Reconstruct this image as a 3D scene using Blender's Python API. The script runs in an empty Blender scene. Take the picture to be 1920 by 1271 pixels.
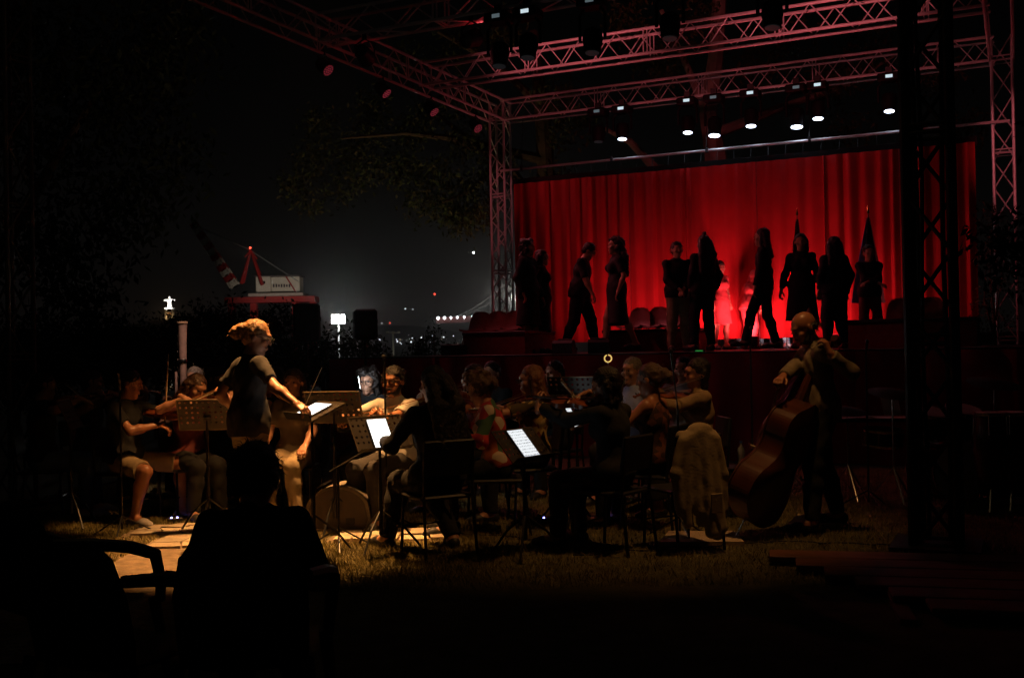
import bpy, bmesh, math, random
import numpy as np
from mathutils import Vector, Matrix

random.seed(7)
np.random.seed(7)
scene = bpy.context.scene
COL = scene.collection
R = math.radians

# ------------------------------------------------------------------ camera
FPX = 2000.0                      # focal length in pixels of a 1920 px wide frame
CAM_H = 1.49
PITCH, ROLL = R(0.515), R(-1.09)
_f = Vector((0, math.cos(PITCH), math.sin(PITCH)))
_u = Vector((0, -math.sin(PITCH), math.cos(PITCH)))
_r = Vector((1, 0, 0))
CR = math.cos(ROLL) * _r + math.sin(ROLL) * _u
CU = -math.sin(ROLL) * _r + math.cos(ROLL) * _u
cam_data = bpy.data.cameras.new('camera')
cam_data.sensor_fit = 'HORIZONTAL'
cam_data.sensor_width = 36.0
cam_data.lens = 36.0 * FPX / 1920.0
cam_data.clip_start = 0.05
cam_data.clip_end = 12000.0
cam = bpy.data.objects.new('camera', cam_data)
COL.objects.link(cam)
m = Matrix.Identity(4)
for i in range(3):
    m[i][0], m[i][1], m[i][2] = CR[i], CU[i], -_f[i]
m[0][3], m[1][3], m[2][3] = 0, 0, CAM_H
cam.matrix_world = m
scene.camera = cam

# ------------------------------------------------------------------ night sky
world = bpy.data.worlds.new('World')
scene.world = world
world.use_nodes = True
nt = world.node_tree
nt.nodes.clear()
sky = nt.nodes.new('ShaderNodeTexSky')
sky.sky_type = 'NISHITA'
sky.sun_disc = False
sky.sun_elevation = R(-4)
sky.sun_rotation = R(0)
sky.air_density = 1.0
sky.dust_density = 1.0
hsv = nt.nodes.new('ShaderNodeHueSaturation')
hsv.inputs['Saturation'].default_value = 0.25
bg = nt.nodes.new('ShaderNodeBackground')
bg.inputs['Strength'].default_value = 1.0
# the sky itself, plus the glow of the town's lights hanging over the horizon all round
def wmath(op, a, b=0.0):
    q = nt.nodes.new('ShaderNodeMath'); q.operation = op
    for i, v in enumerate((a, b)):
        if isinstance(v, (int, float)): q.inputs[i].default_value = v
        else: nt.links.new(v, q.inputs[i])
    return q.outputs[0]
wtc = nt.nodes.new('ShaderNodeTexCoord'); wsp = nt.nodes.new('ShaderNodeSeparateXYZ')
nt.links.new(wtc.outputs['Generated'], wsp.inputs[0])
glow = wmath('MULTIPLY', wmath('EXPONENT', wmath('MULTIPLY', wmath('MAXIMUM', wsp.outputs['Z'], 0.0), -9.0)), 0.0036)
wmx = nt.nodes.new('ShaderNodeVectorMath'); wmx.operation = 'SCALE'
wmx.inputs[0].default_value = (1.0, 0.86, 0.80)
nt.links.new(glow, wmx.inputs['Scale'])
wsc = nt.nodes.new('ShaderNodeVectorMath'); wsc.operation = 'SCALE'
wsc.inputs['Scale'].default_value = 0.002
wad = nt.nodes.new('ShaderNodeVectorMath'); wad.operation = 'ADD'
wo = nt.nodes.new('ShaderNodeOutputWorld')
nt.links.new(sky.outputs[0], hsv.inputs['Color'])
nt.links.new(hsv.outputs[0], wsc.inputs[0])
nt.links.new(wsc.outputs[0], wad.inputs[0])
nt.links.new(wmx.outputs[0], wad.inputs[1])
nt.links.new(wad.outputs[0], bg.inputs['Color'])
nt.links.new(bg.outputs[0], wo.inputs[0])

sd = bpy.data.lights.new('moonlight', 'SUN')
sd.energy = 0.002
sd.angle = R(0.5)
sd.color = (1.0, 0.93, 0.82)
moon = bpy.data.objects.new('moonlight', sd)
moon.rotation_euler = (R(50), 0, R(-30))
COL.objects.link(moon)

scene.view_settings.view_transform = 'Standard'
scene.view_settings.look = 'None'
scene.view_settings.gamma = 1.0
scene.view_settings.exposure = 0.0
scene.view_settings.use_curve_mapping = False
scene.cycles.use_denoising = True
scene.cycles.max_bounces = 5
scene.cycles.diffuse_bounces = 2
scene.cycles.glossy_bounces = 2
scene.cycles.transmission_bounces = 3
scene.cycles.sample_clamp_indirect = 4.0
scene.cycles.use_light_tree = True

# ------------------------------------------------------------------ placing
def at(x, y, D):
    """World point at depth D metres on the ray through photo pixel (x, y)."""
    d = _f + CR * ((x - 960.0) / FPX) - CU * ((y - 635.5) / FPX)
    k = D / d.y
    return Vector((d.x * k, D, CAM_H + d.z * k))

def gx(x, D, y=800):
    return at(x, y, D).x

BLX, BLY = -0.16, 21.05           # back left tower of the roof
AX, AY = 0.9033, -0.4291          # along the back of the stage
BX, BY = 0.4291, 0.9033           # from the audience towards the back
STAGE_YAW = math.atan2(AY, AX)
DECK = 1.40
TRB = 5.97                        # underside of the roof trusses

def W(t, k, z=0.0):
    return Vector((BLX + AX * t - BX * k, BLY + AY * t - BY * k, z))

def st(x, k, z=DECK):
    """Point on the stage row k metres in front of the back truss seen at column x."""
    r = (x - 960.0) / FPX
    t = (r * (BLY - BY * k) - (BLX - BX * k)) / (AX - r * AY)
    return W(t, k, z)

# ------------------------------------------------------------------ materials
MATS = {}
def mat(name, col, rough=0.7, metal=0.0, var=0.15, scale=12.0, bump=0.0, bscale=60.0, emit=None, estr=0.0, spec=None, sheen=0.0):
    if name in MATS:
        return MATS[name]
    mt = bpy.data.materials.new(name)
    mt.use_nodes = True
    n = mt.node_tree
    b = n.nodes['Principled BSDF']
    b.inputs['Roughness'].default_value = rough
    b.inputs['Metallic'].default_value = metal
    if spec is not None:
        b.inputs['Specular IOR Level'].default_value = spec
    if sheen:
        b.inputs['Sheen Weight'].default_value = sheen
    tc = n.nodes.new('ShaderNodeTexCoord')
    nz = n.nodes.new('ShaderNodeTexNoise')
    nz.inputs['Scale'].default_value = scale
    nz.inputs['Detail'].default_value = 4.0
    n.links.new(tc.outputs['Object'], nz.inputs['Vector'])
    rp = n.nodes.new('ShaderNodeValToRGB')
    rp.color_ramp.elements[0].position = 0.3
    rp.color_ramp.elements[1].position = 0.7
    rp.color_ramp.elements[0].color = [max(0.0, c * (1 - var)) for c in col] + [1]
    rp.color_ramp.elements[1].color = [min(1.0, c * (1 + var)) for c in col] + [1]
    n.links.new(nz.outputs['Fac'], rp.inputs['Fac'])
    n.links.new(rp.outputs[0], b.inputs['Base Color'])
    if bump:
        nb = n.nodes.new('ShaderNodeTexNoise')
        nb.inputs['Scale'].default_value = bscale
        nb.inputs['Detail'].default_value = 3.0
        n.links.new(tc.outputs['Object'], nb.inputs['Vector'])
        bp = n.nodes.new('ShaderNodeBump')
        bp.inputs['Strength'].default_value = bump
        bp.inputs['Distance'].default_value = 0.02
        n.links.new(nb.outputs['Fac'], bp.inputs['Height'])
        n.links.new(bp.outputs[0], b.inputs['Normal'])
    if emit:
        b.inputs['Emission Color'].default_value = list(emit) + [1]
        b.inputs['Emission Strength'].default_value = estr
    MATS[name] = mt
    return mt

SKIN = mat('skin', (0.50, 0.245, 0.15), 0.42, var=0.08)
SKIN2 = mat('skin_tan', (0.40, 0.17, 0.09), 0.38, var=0.08)
HAIRD = mat('hair_dark', (0.018, 0.012, 0.010), 0.45, var=0.4, scale=60, bump=0.6, bscale=90)
HAIRB = mat('hair_brown', (0.07, 0.032, 0.018), 0.45, var=0.4, scale=60, bump=0.6, bscale=90)
HAIRG = mat('hair_blond', (0.36, 0.18, 0.07), 0.45, var=0.4, scale=60, bump=0.6, bscale=90)
HAIRY = mat('hair_grey', (0.22, 0.18, 0.15), 0.5, var=0.4, scale=60, bump=0.6, bscale=90)
BLACK = mat('cloth_black', (0.012, 0.012, 0.013), 0.9, var=0.3, bump=0.15)
CHAR = mat('cloth_charcoal', (0.035, 0.032, 0.032), 0.9, var=0.3, bump=0.15)
WHITE = mat('cloth_white', (0.62, 0.58, 0.52), 0.85, var=0.08, bump=0.15)
BLUEW = mat('cloth_pale_blue', (0.36, 0.42, 0.62), 0.85, var=0.1, bump=0.15)
KHAKI = mat('cloth_khaki', (0.32, 0.24, 0.14), 0.85, var=0.12, bump=0.15)
TANJ = mat('cloth_tan', (0.34, 0.23, 0.12), 0.85, var=0.25, bump=0.2)
JEAN = mat('cloth_denim', (0.07, 0.11, 0.19), 0.85, var=0.25, bump=0.2)
REDC = mat('cloth_red', (0.35, 0.03, 0.035), 0.85, var=0.3, bump=0.15)
WINE = mat('cloth_wine', (0.15, 0.03, 0.03), 0.85, var=0.3, bump=0.15)
NAVY = mat('cloth_navy', (0.02, 0.025, 0.05), 0.9, var=0.2, bump=0.15)
GREYC = mat('cloth_grey', (0.25, 0.25, 0.27), 0.85, var=0.2, bump=0.15)
PINK = mat('cloth_pink', (0.7, 0.35, 0.33), 0.85, var=0.1, bump=0.15)
SHOE = mat('shoe_leather', (0.02, 0.018, 0.016), 0.5, var=0.3)
SHOEW = mat('shoe_canvas', (0.5, 0.46, 0.45), 0.8, var=0.15)
EYEM = mat('eye_dark', (0.03, 0.02, 0.02), 0.2, var=0.1)
BLKM = mat('black_metal', (0.018, 0.018, 0.019), 0.42, 0.3, var=0.3)
CHROME = mat('chrome', (0.6, 0.58, 0.55), 0.25, 1.0, var=0.1)
ALU = mat('aluminium', (0.66, 0.64, 0.64), 0.42, 0.25, var=0.12, scale=30)
PLAS = mat('black_plastic', (0.02, 0.02, 0.022), 0.5, var=0.3)
VARN = mat('varnish', (0.24, 0.065, 0.022), 0.28, var=0.35, scale=9)
VARD = mat('varnish_dark', (0.085, 0.024, 0.011), 0.33, var=0.35, scale=5)
EBON = mat('ebony', (0.012, 0.010, 0.009), 0.35, var=0.3)
BRASS = mat('brass', (0.7, 0.45, 0.14), 0.25, 1.0, var=0.1)
PALEW = mat('pale_wood', (0.5, 0.38, 0.24), 0.5, var=0.15)
PAPER = mat('paper', (0.72, 0.70, 0.66), 0.9, var=0.04)

def multi_mat(name, cols, scale, rough=0.85):
    """Cloth printed with blotches of several colours."""
    mt = bpy.data.materials.new(name)
    mt.use_nodes = True
    n = mt.node_tree
    b = n.nodes['Principled BSDF']
    b.inputs['Roughness'].default_value = rough
    tc = n.nodes.new('ShaderNodeTexCoord')
    v = n.nodes.new('ShaderNodeTexVoronoi')
    v.inputs['Scale'].default_value = scale
    n.links.new(tc.outputs['Object'], v.inputs['Vector'])
    sp = n.nodes.new('ShaderNodeSeparateColor')
    n.links.new(v.outputs['Color'], sp.inputs[0])
    rp = n.nodes.new('ShaderNodeValToRGB')
    rp.color_ramp.interpolation = 'CONSTANT'
    while len(rp.color_ramp.elements) < len(cols):
        rp.color_ramp.elements.new(0.5)
    for i, c in enumerate(cols):
        rp.color_ramp.elements[i].position = i / len(cols)
        rp.color_ramp.elements[i].color = list(c) + [1]
    n.links.new(sp.outputs[0], rp.inputs['Fac'])
    n.links.new(rp.outputs[0], b.inputs['Base Color'])
    return mt
PRINT = multi_mat('cloth_print', [(0.5, 0.03, 0.03), (0.45, 0.05, 0.03), (0.05, 0.12, 0.06), (0.4, 0.1, 0.03), (0.6, 0.5, 0.4), (0.3, 0.02, 0.03)], 11)
FLORAL = multi_mat('cloth_floral', [(0.45, 0.32, 0.12), (0.40, 0.26, 0.08), (0.08, 0.06, 0.03), (0.5, 0.38, 0.18), (0.18, 0.05, 0.02)], 16)
LACE = multi_mat('cloth_lace', [(0.10, 0.03, 0.015), (0.04, 0.015, 0.01), (0.16, 0.05, 0.02), (0.03, 0.012, 0.01)], 24)
PLAID = multi_mat('cloth_plaid', [(0.6, 0.62, 0.7), (0.3, 0.36, 0.55), (0.7, 0.7, 0.72), (0.16, 0.2, 0.36)], 14)

def emis(name, col, strength):
    return mat(name, (0.02, 0.02, 0.02), 0.4, emit=col, estr=strength)

# ------------------------------------------------------------------ mesh helpers
def tag(o, label=None, cat=None, group=None, kind=None):
    if label: o['label'] = label
    if cat: o['category'] = cat
    if group: o['group'] = group
    if kind: o['kind'] = kind
    return o

def empty(name, loc=(0, 0, 0), rz=0.0):
    o = bpy.data.objects.new(name, None)
    o.location = loc
    o.rotation_euler = (0, 0, rz)
    o.empty_display_size = 0.1
    COL.objects.link(o)
    return o

def thing(name, label, cat, loc=(0, 0, 0), rz=0.0, group=None):
    return tag(empty(name, loc, rz), label, cat, group)

def link_mesh(name, me, parent=None, mt=None):
    if mt is not None and not me.materials:
        me.materials.append(mt)
    o = bpy.data.objects.new(name, me)
    COL.objects.link(o)
    if parent is not None:
        o.parent = parent
    return o

def frame(d, hint=Vector((0, 0, 1))):
    """Rotation whose Z is d."""
    z = Vector(d).normalized()
    h = Vector(hint)
    if abs(z.dot(h)) > 0.98:
        h = Vector((0, 1, 0))
    x = h.cross(z).normalized()
    y = z.cross(x)
    return Matrix((x, y, z)).transposed()

class MB:
    def __init__(s):
        s.v, s.f, s.mi = [], [], []
        s.cur = 0
    def _add(s, vs, fs):
        o = len(s.v)
        s.v.extend([tuple(p) for p in vs])
        for f in fs:
            s.f.append(tuple(i + o for i in f))
            s.mi.append(s.cur)
        return s
    def box(s, c, size, rot=None, bev=0.0):
        hx, hy, hz = [q / 2 for q in size]
        c = Vector(c)
        if bev:
            e = min(bev, hx * .9, hy * .9, hz * .9)
            pts, fs = [], []
            # chamfered box as two stacked octagon-like rings
            def ring(x, y, z):
                return [(-x, -y, z), (x, -y, z), (x, y, z), (-x, y, z)]
            R0 = ring(hx - e, hy - e, -hz); R3 = ring(hx - e, hy - e, hz)
            def oct_(z):
                return [(-hx + e, -hy, z), (hx - e, -hy, z), (hx, -hy + e, z), (hx, hy - e, z), (hx - e, hy, z), (-hx + e, hy, z), (-hx, hy - e, z), (-hx, -hy + e, z)]
            pts = R0 + oct_(-hz + e) + oct_(hz - e) + R3
            fs.append((3, 2, 1, 0)); fs.append((20, 21, 22, 23))
            for i in range(8):
                j = (i + 1) % 8
                fs.append((4 + i, 4 + j, 12 + j, 12 + i))
            for q, base, top in ((0, 4, False), (20, 12, True)):
                for i in range(4):
                    a, b = base + 2 * i, base + 2 * i + 1
                    r0, r1 = q + i, q + (i + 1) % 4
                    nx = base + (2 * i + 2) % 8
                    if top:
                        fs.append((a, b, r1, r0)); fs.append((b, nx, r1))
                    else:
                        fs.append((r0, r1, b, a)); fs.append((r1, nx, b))
        else:
            pts = [(-hx, -hy, -hz), (hx, -hy, -hz), (hx, hy, -hz), (-hx, hy, -hz), (-hx, -hy, hz), (hx, -hy, hz), (hx, hy, hz), (-hx, hy, hz)]
            fs = [(3, 2, 1, 0), (4, 5, 6, 7), (0, 1, 5, 4), (1, 2, 6, 5), (2, 3, 7, 6), (3, 0, 4, 7)]
        pts = [c + (rot @ Vector(p) if rot is not None else Vector(p)) for p in pts]
        return s._add(pts, fs)
    def tube(s, p0, p1, r0, r1=None, n=8, caps=True):
        r1 = r0 if r1 is None else r1
        p0, p1 = Vector(p0), Vector(p1)
        if (p1 - p0).length < 1e-6: return s
        M = frame(p1 - p0)
        vs = []
        for p, r in ((p0, r0), (p1, r1)):
            for i in range(n):
                a = 2 * math.pi * i / n
                vs.append(p + M @ Vector((r * math.cos(a), r * math.sin(a), 0)))
        fs = [(i, (i + 1) % n, n + (i + 1) % n, n + i) for i in range(n)]
        if caps:
            fs += [tuple(range(n - 1, -1, -1)), tuple(range(n, 2 * n))]
        return s._add(vs, fs)
    def path(s, pts, rs, n=7):
        pts = [Vector(p) for p in pts]
        if not isinstance(rs, (list, tuple)): rs = [rs] * len(pts)
        vs, fs = [], []
        for k, p in enumerate(pts):
            d = pts[min(k + 1, len(pts) - 1)] - pts[max(k - 1, 0)]
            M = frame(d if d.length > 1e-7 else Vector((0, 0, 1)), Vector((0.13, 0.07, 1)))
            for i in range(n):
                a = 2 * math.pi * i / n
                vs.append(p + M @ Vector((rs[k] * math.cos(a), rs[k] * math.sin(a), 0)))
        for k in range(len(pts) - 1):
            for i in range(n):
                j = (i + 1) % n
                fs.append((k * n + i, k * n + j, (k + 1) * n + j, (k + 1) * n + i))
        fs += [tuple(range(n - 1, -1, -1)), tuple((len(pts) - 1) * n + i for i in range(n))]
        return s._add(vs, fs)
    def lathe(s, prof, n=16, loc=(0, 0, 0), rot=None):
        loc = Vector(loc)
        vs, fs = [], []
        for (r, z) in prof:
            for i in range(n):
                a = 2 * math.pi * i / n
                p = Vector((r * math.cos(a), r * math.sin(a), z))
                vs.append(loc + (rot @ p if rot is not None else p))
        for k in range(len(prof) - 1):
            for i in range(n):
                j = (i + 1) % n
                fs.append((k * n + i, k * n + j, (k + 1) * n + j, (k + 1) * n + i))
        fs += [tuple(range(n - 1, -1, -1)), tuple((len(prof) - 1) * n + i for i in range(n))]
        return s._add(vs, fs)
    def sphere(s, c, r, n=10, sc=(1, 1, 1), rot=None):
        prof = []
        m_ = max(4, n // 2)
        for i in range(m_ + 1):
            a = -math.pi / 2 + math.pi * i / m_
            prof.append((max(1e-4, r * math.cos(a)), r * math.sin(a)))
        b = len(s.v)
        s.lathe(prof, n)
        for i in range(b, len(s.v)):
            p = Vector(s.v[i])
            p = Vector((p.x * sc[0], p.y * sc[1], p.z * sc[2]))
            if rot is not None: p = rot @ p
            s.v[i] = tuple(p + Vector(c))
        return s
    def prism(s, outline, z0, z1, M=None):
        """outline: 2D points counter-clockwise, extruded from z0 to z1; M a 4x4."""
        n = len(outline)
        vs = [Vector((x, y, z0)) for x, y in outline] + [Vector((x, y, z1)) for x, y in outline]
        if M is not None: vs = [M @ v for v in vs]
        fs = [tuple(range(n - 1, -1, -1)), tuple(range(n, 2 * n))] + [(i, (i + 1) % n, n + (i + 1) % n, n + i) for i in range(n)]
        return s._add(vs, fs)
    def quad(s, a, b, c, d):
        return s._add([a, b, c, d], [(0, 1, 2, 3)])
    def mesh(s, name, mats, smooth=False):
        me = bpy.data.meshes.new(name)
        me.from_pydata(s.v, [], s.f)
        if not isinstance(mats, (list, tuple)): mats = [mats]
        for q in mats: me.materials.append(q)
        if len(mats) > 1:
            me.polygons.foreach_set('material_index', s.mi)
        if smooth:
            me.polygons.foreach_set('use_smooth', [True] * len(me.polygons))
            try: me.set_sharp_from_angle(angle=R(40))
            except Exception: pass
        me.update()
        return me
    def build(s, name, mats, parent=None, smooth=False):
        return link_mesh(name, s.mesh(name, mats, smooth), parent)

def tree_copy(o, parent=None):
    c = o.copy()
    COL.objects.link(c)
    c.parent = parent
    for ch in list(o.children):
        tree_copy(ch, c)
    return c

def place(o, loc, rz=0.0):
    o.location = loc
    o.rotation_euler = (0, 0, rz)
    return o

def lamp(name, kind, loc, energy, col, parent=None, target=None, size=0.05, spot=60, blend=0.5):
    d = bpy.data.lights.new(name, kind)
    d.energy = energy
    d.color = col
    d.shadow_soft_size = size
    if kind == 'SPOT':
        d.spot_size = R(spot)
        d.spot_blend = blend
    o = bpy.data.objects.new(name, d)
    COL.objects.link(o)
    o.location = loc
    if target is not None:
        o.rotation_euler = (Vector(target) - Vector(loc)).to_track_quat('-Z', 'Y').to_euler()
    if parent is not None:
        o.parent = parent
        o.matrix_parent_inverse = Matrix.Identity(4)
    return o
# ------------------------------------------------------------------ organic shapes (implicit surface, meshed)
def nva(v):
    return np.array([v[0], v[1], v[2]], dtype=np.float32)

class Field:
    """Union of tapered limbs and ellipsoids blended smoothly and turned into one closed mesh."""
    def __init__(s, h=0.012, k=0.03, noise=0.0, nscale=18.0):
        s.h, s.k, s.noise, s.ns = h, k, noise, nscale
        s.p = []
    def cap(s, a, b, r0, r1=None, k=None, clip=None, neg=False):
        r1 = r0 if r1 is None else r1
        a, b = nva(a), nva(b)
        rm = max(r0, r1)
        s.p.append(('c', a, b, r0, r1, k, clip, neg, np.minimum(a, b) - rm, np.maximum(a, b) + rm))
        return s
    def ell(s, c, rad, rot=None, k=None, clip=None, neg=False):
        c = nva(c)
        M = np.eye(3, dtype=np.float32) if rot is None else np.array([[rot[i][j] for j in range(3)] for i in range(3)], dtype=np.float32)
        e = np.sqrt(((M * np.array(rad, dtype=np.float32)) ** 2).sum(1))
        s.p.append(('e', c, M, np.array(rad, dtype=np.float32), 0, k, clip, neg, c - e, c + e))
        return s
    def mesh(s):
        h = s.h
        pos = [p for p in s.p if not p[7]]
        lo = np.min([p[8] for p in pos], 0) - 3 * h
        hi = np.max([p[9] for p in pos], 0) + 3 * h
        n = np.ceil((hi - lo) / h).astype(int) + 1
        A = np.full(tuple(n), 0.3, dtype=np.float32)
        ax = [lo[i] + h * np.arange(n[i], dtype=np.float32) for i in range(3)]
        for p in s.p:
            k = s.k if p[5] is None else p[5]
            mg = k + 2.5 * h
            i0 = np.clip(np.floor((p[8] - mg - lo) / h).astype(int), 0, n - 1)
            i1 = np.clip(np.ceil((p[9] + mg - lo) / h).astype(int) + 1, 1, n)
            if np.any(i1 <= i0): continue
            X = ax[0][i0[0]:i1[0], None, None]; Y = ax[1][None, i0[1]:i1[1], None]; Z = ax[2][None, None, i0[2]:i1[2]]
            if p[0] == 'c':
                a, b, r0, r1 = p[1], p[2], p[3], p[4]
                d = b - a
                L2 = max(float((d * d).sum()), 1e-9)
                t = np.clip(((X - a[0]) * d[0] + (Y - a[1]) * d[1] + (Z - a[2]) * d[2]) / L2, 0, 1)
                D = np.sqrt((X - a[0] - t * d[0]) ** 2 + (Y - a[1] - t * d[1]) ** 2 + (Z - a[2] - t * d[2]) ** 2) - (r0 + t * (r1 - r0))
            else:
                c, M, rad = p[1], p[2], p[3]
                q = [(X - c[0]) * M[0, i] + (Y - c[1]) * M[1, i] + (Z - c[2]) * M[2, i] for i in range(3)]
                k0 = np.sqrt(sum((q[i] / rad[i]) ** 2 for i in range(3)))
                k1 = np.sqrt(sum((q[i] / rad[i] ** 2) ** 2 for i in range(3))) + 1e-6
                D = k0 * (k0 - 1.0) / k1
            if p[6] is not None:
                cl = p[6] if isinstance(p[6], list) else [p[6]]
                for (cp, cn) in cl:
                    cn = Vector(cn).normalized()
                    D = np.maximum(D, (X - cp[0]) * cn[0] + (Y - cp[1]) * cn[1] + (Z - cp[2]) * cn[2])
            sl = (slice(i0[0], i1[0]), slice(i0[1], i1[1]), slice(i0[2], i1[2]))
            B = A[sl]
            if p[7]:
                hh = np.maximum(k - np.abs(-D - B), 0) / k
                A[sl] = np.maximum(B, -D) + hh * hh * k * 0.25
            else:
                hh = np.maximum(k - np.abs(D - B), 0) / k
                A[sl] = np.minimum(B, D) - hh * hh * k * 0.25
        if s.noise:
            X = ax[0][:, None, None]; Y = ax[1][None, :, None]; Z = ax[2][None, None, :]
            w = s.ns
            A += s.noise * (np.sin(w * X + 2.1 * np.sin(w * .7 * Z)) * np.sin(w * .8 * Y + 1.3) + 0.6 * np.sin(w * 1.9 * Z + 1.7 * np.sin(w * 1.1 * X)) * np.sin(w * 1.7 * (X + Y)))
        return surface_nets(A, lo, h)

def surface_nets(A, lo, h):
    S = A < 0
    n = np.array(A.shape)
    c = np.zeros(tuple(n - 1), dtype=np.uint8)
    offs = [(i, j, k) for i in (0, 1) for j in (0, 1) for k in (0, 1)]
    for (i, j, k) in offs:
        c += S[i:n[0] - 1 + i, j:n[1] - 1 + j, k:n[2] - 1 + k]
    act = (c > 0) & (c < 8)
    idx = np.argwhere(act)
    if len(idx) == 0:
        return np.zeros((0, 3)), np.zeros((0, 4), int)
    vid = np.full(act.shape, -1, dtype=np.int64)
    vid[act] = np.arange(len(idx))
    acc = np.zeros((len(idx), 3)); cnt = np.zeros(len(idx))
    ii, jj, kk = idx.T
    for o0 in offs:
        for axi in range(3):
            if o0[axi] == 1: continue
            o1 = list(o0); o1[axi] = 1
            a = A[ii + o0[0], jj + o0[1], kk + o0[2]]; b = A[ii + o1[0], jj + o1[1], kk + o1[2]]
            mk = (a < 0) != (b < 0)
            t = np.where(mk, a / np.where(a - b == 0, 1, a - b), 0)
            pt = np.tile(np.array(o0, float), (len(idx), 1))
            pt[:, axi] += t
            acc[mk] += pt[mk]; cnt[mk] += 1
    V = (idx + acc / np.maximum(cnt, 1)[:, None]) * h + lo
    Q = []
    for axi in range(3):
        u, v = (axi + 1) % 3, (axi + 2) % 3
        s0 = [slice(None)] * 3; s1 = [slice(None)] * 3
        s0[axi] = slice(0, n[axi] - 1); s1[axi] = slice(1, n[axi])
        for q in (u, v):
            s0[q] = slice(1, n[q] - 1); s1[q] = slice(1, n[q] - 1)
        a, b = S[tuple(s0)], S[tuple(s1)]
        e = np.argwhere(a != b)
        if len(e) == 0: continue
        inside = a[tuple(e.T)]
        e = e.copy()
        e[:, u] += 1; e[:, v] += 1
        def g(du, dv):
            q = e.copy(); q[:, u] += du; q[:, v] += dv
            return vid[q[:, 0], q[:, 1], q[:, 2]]
        f = np.stack([g(-1, -1), g(0, -1), g(0, 0), g(-1, 0)], 1)
        f[~inside] = f[~inside][:, ::-1]
        Q.append(f)
    return V, np.concatenate(Q)

def np_mesh(name, V, Q, mt):
    me = bpy.data.meshes.new(name)
    me.vertices.add(len(V)); me.vertices.foreach_set('co', V.astype(np.float32).ravel())
    me.loops.add(Q.size); me.loops.foreach_set('vertex_index', Q.astype(np.int32).ravel())
    me.polygons.add(len(Q))
    me.polygons.foreach_set('loop_start', np.arange(0, Q.size, 4, dtype=np.int32))
    me.polygons.foreach_set('loop_total', np.full(len(Q), 4, dtype=np.int32))
    me.polygons.foreach_set('use_smooth', np.ones(len(Q), dtype=bool))
    if mt: me.materials.append(mt)
    me.update(calc_edges=True)
    return me

def ik(S, T, a, b, pole):
    S, T = Vector(S), Vector(T)
    d = T - S
    L = d.length
    if L > (a + b) * 0.995:
        T = S + d.normalized() * (a + b) * 0.995; d = T - S; L = d.length
    if L < abs(a - b) * 1.02 + 1e-4:
        L = abs(a - b) * 1.02 + 1e-4
    u = d.normalized()
    x = (a * a - b * b + L * L) / (2 * L)
    y = math.sqrt(max(a * a - x * x, 0))
    p = Vector(pole)
    p = p - u * p.dot(u)
    if p.length < 1e-4: p = Vector((0, 0, -1))
    return S + u * x + p.normalized() * y, T

def hand_field(wr, d, n, side, curl, s=1.0, thumb=0.5):
    """Palm, four unequal jointed fingers and a thumb leaving the side of the palm."""
    d = Vector(d).normalized()
    n = Vector(n); n = (n - d * n.dot(d))
    n = n.normalized() if n.length > 1e-3 else Vector((0, 0, -1))
    w = d.cross(n) * (1 if side > 0 else -1)
    wr = Vector(wr)
    F = Field(0.0058, 0.010)
    for o in (0.024, 0.008, -0.008, -0.022):
        F.cap(wr + w * o * .7, wr + d * 0.082 * s + w * o, 0.014, 0.0125)
    F.cap(wr - d * 0.05, wr, 0.024, 0.022, k=0.02)
    for o, L, sp in ((0.030, 0.070, .10), (0.011, 0.080, .03), (-0.009, 0.074, -.04), (-0.028, 0.058, -.12)):
        p = wr + d * 0.086 * s + w * o
        dd = (d + w * sp).normalized()
        ang = 0.0
        for q, (fr, cc) in enumerate(((0.45, .8), (0.31, 1.1), (0.24, .7))):
            ang += R(curl) * cc
            e = p + (dd * math.cos(ang) + n * math.sin(ang)) * L * fr * s
            F.cap(p, e, 0.0098 - q * .0008, 0.0092 - q * .0009, k=0.005)
            p = e
    p = wr + d * 0.026 + w * 0.026
    t1 = p + (d * .62 + w * (.75 - .4 * thumb) + n * (.2 + .6 * thumb)).normalized() * 0.045
    t2 = t1 + (d * .9 + w * (.25 - .4 * thumb) + n * (.2 + .6 * thumb)).normalized() * 0.034
    F.cap(p, t1, 0.0135, 0.0115, k=0.012).cap(t1, t2, 0.0112, 0.009, k=0.005)
    return F

def add_strands(v, q, n, seed):
    """Loose strands standing off the hair mass, so that its outline is not smooth."""
    rng = np.random.default_rng(seed)
    fn = np.cross(v[q[:, 2]] - v[q[:, 0]], v[q[:, 3]] - v[q[:, 1]])
    vn = np.zeros_like(v)
    for i in range(4): np.add.at(vn, q[:, i], fn)
    vn /= np.linalg.norm(vn, axis=1)[:, None] + 1e-9
    ix = rng.integers(0, len(v), n)
    p, nn = v[ix], vn[ix]
    d = nn * .55 + rng.normal(0, .45, (n, 3)); d[:, 2] -= .35
    d /= np.linalg.norm(d, axis=1)[:, None]
    L = rng.uniform(.015, .05, n)[:, None]
    p1 = p + d * L * .5
    d2 = d + np.array([0, 0, -.7]); d2 /= np.linalg.norm(d2, axis=1)[:, None]
    p2 = p1 + d2 * L * .6
    sd_ = np.cross(d, rng.normal(0, 1, (n, 3))); sd_ /= np.linalg.norm(sd_, axis=1)[:, None]
    sd_ *= .0016
    p = p - nn * .006
    P = np.stack([p - sd_, p + sd_, p1 + sd_, p1 - sd_, p2 + sd_ * .3, p2 - sd_ * .3], 1).reshape(-1, 3)
    b = len(v) + 6 * np.arange(n)[:, None]
    return np.concatenate([v, P]), np.concatenate([q, b + np.array([[0, 1, 2, 3]]), b + np.array([[3, 2, 4, 5]])])

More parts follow.
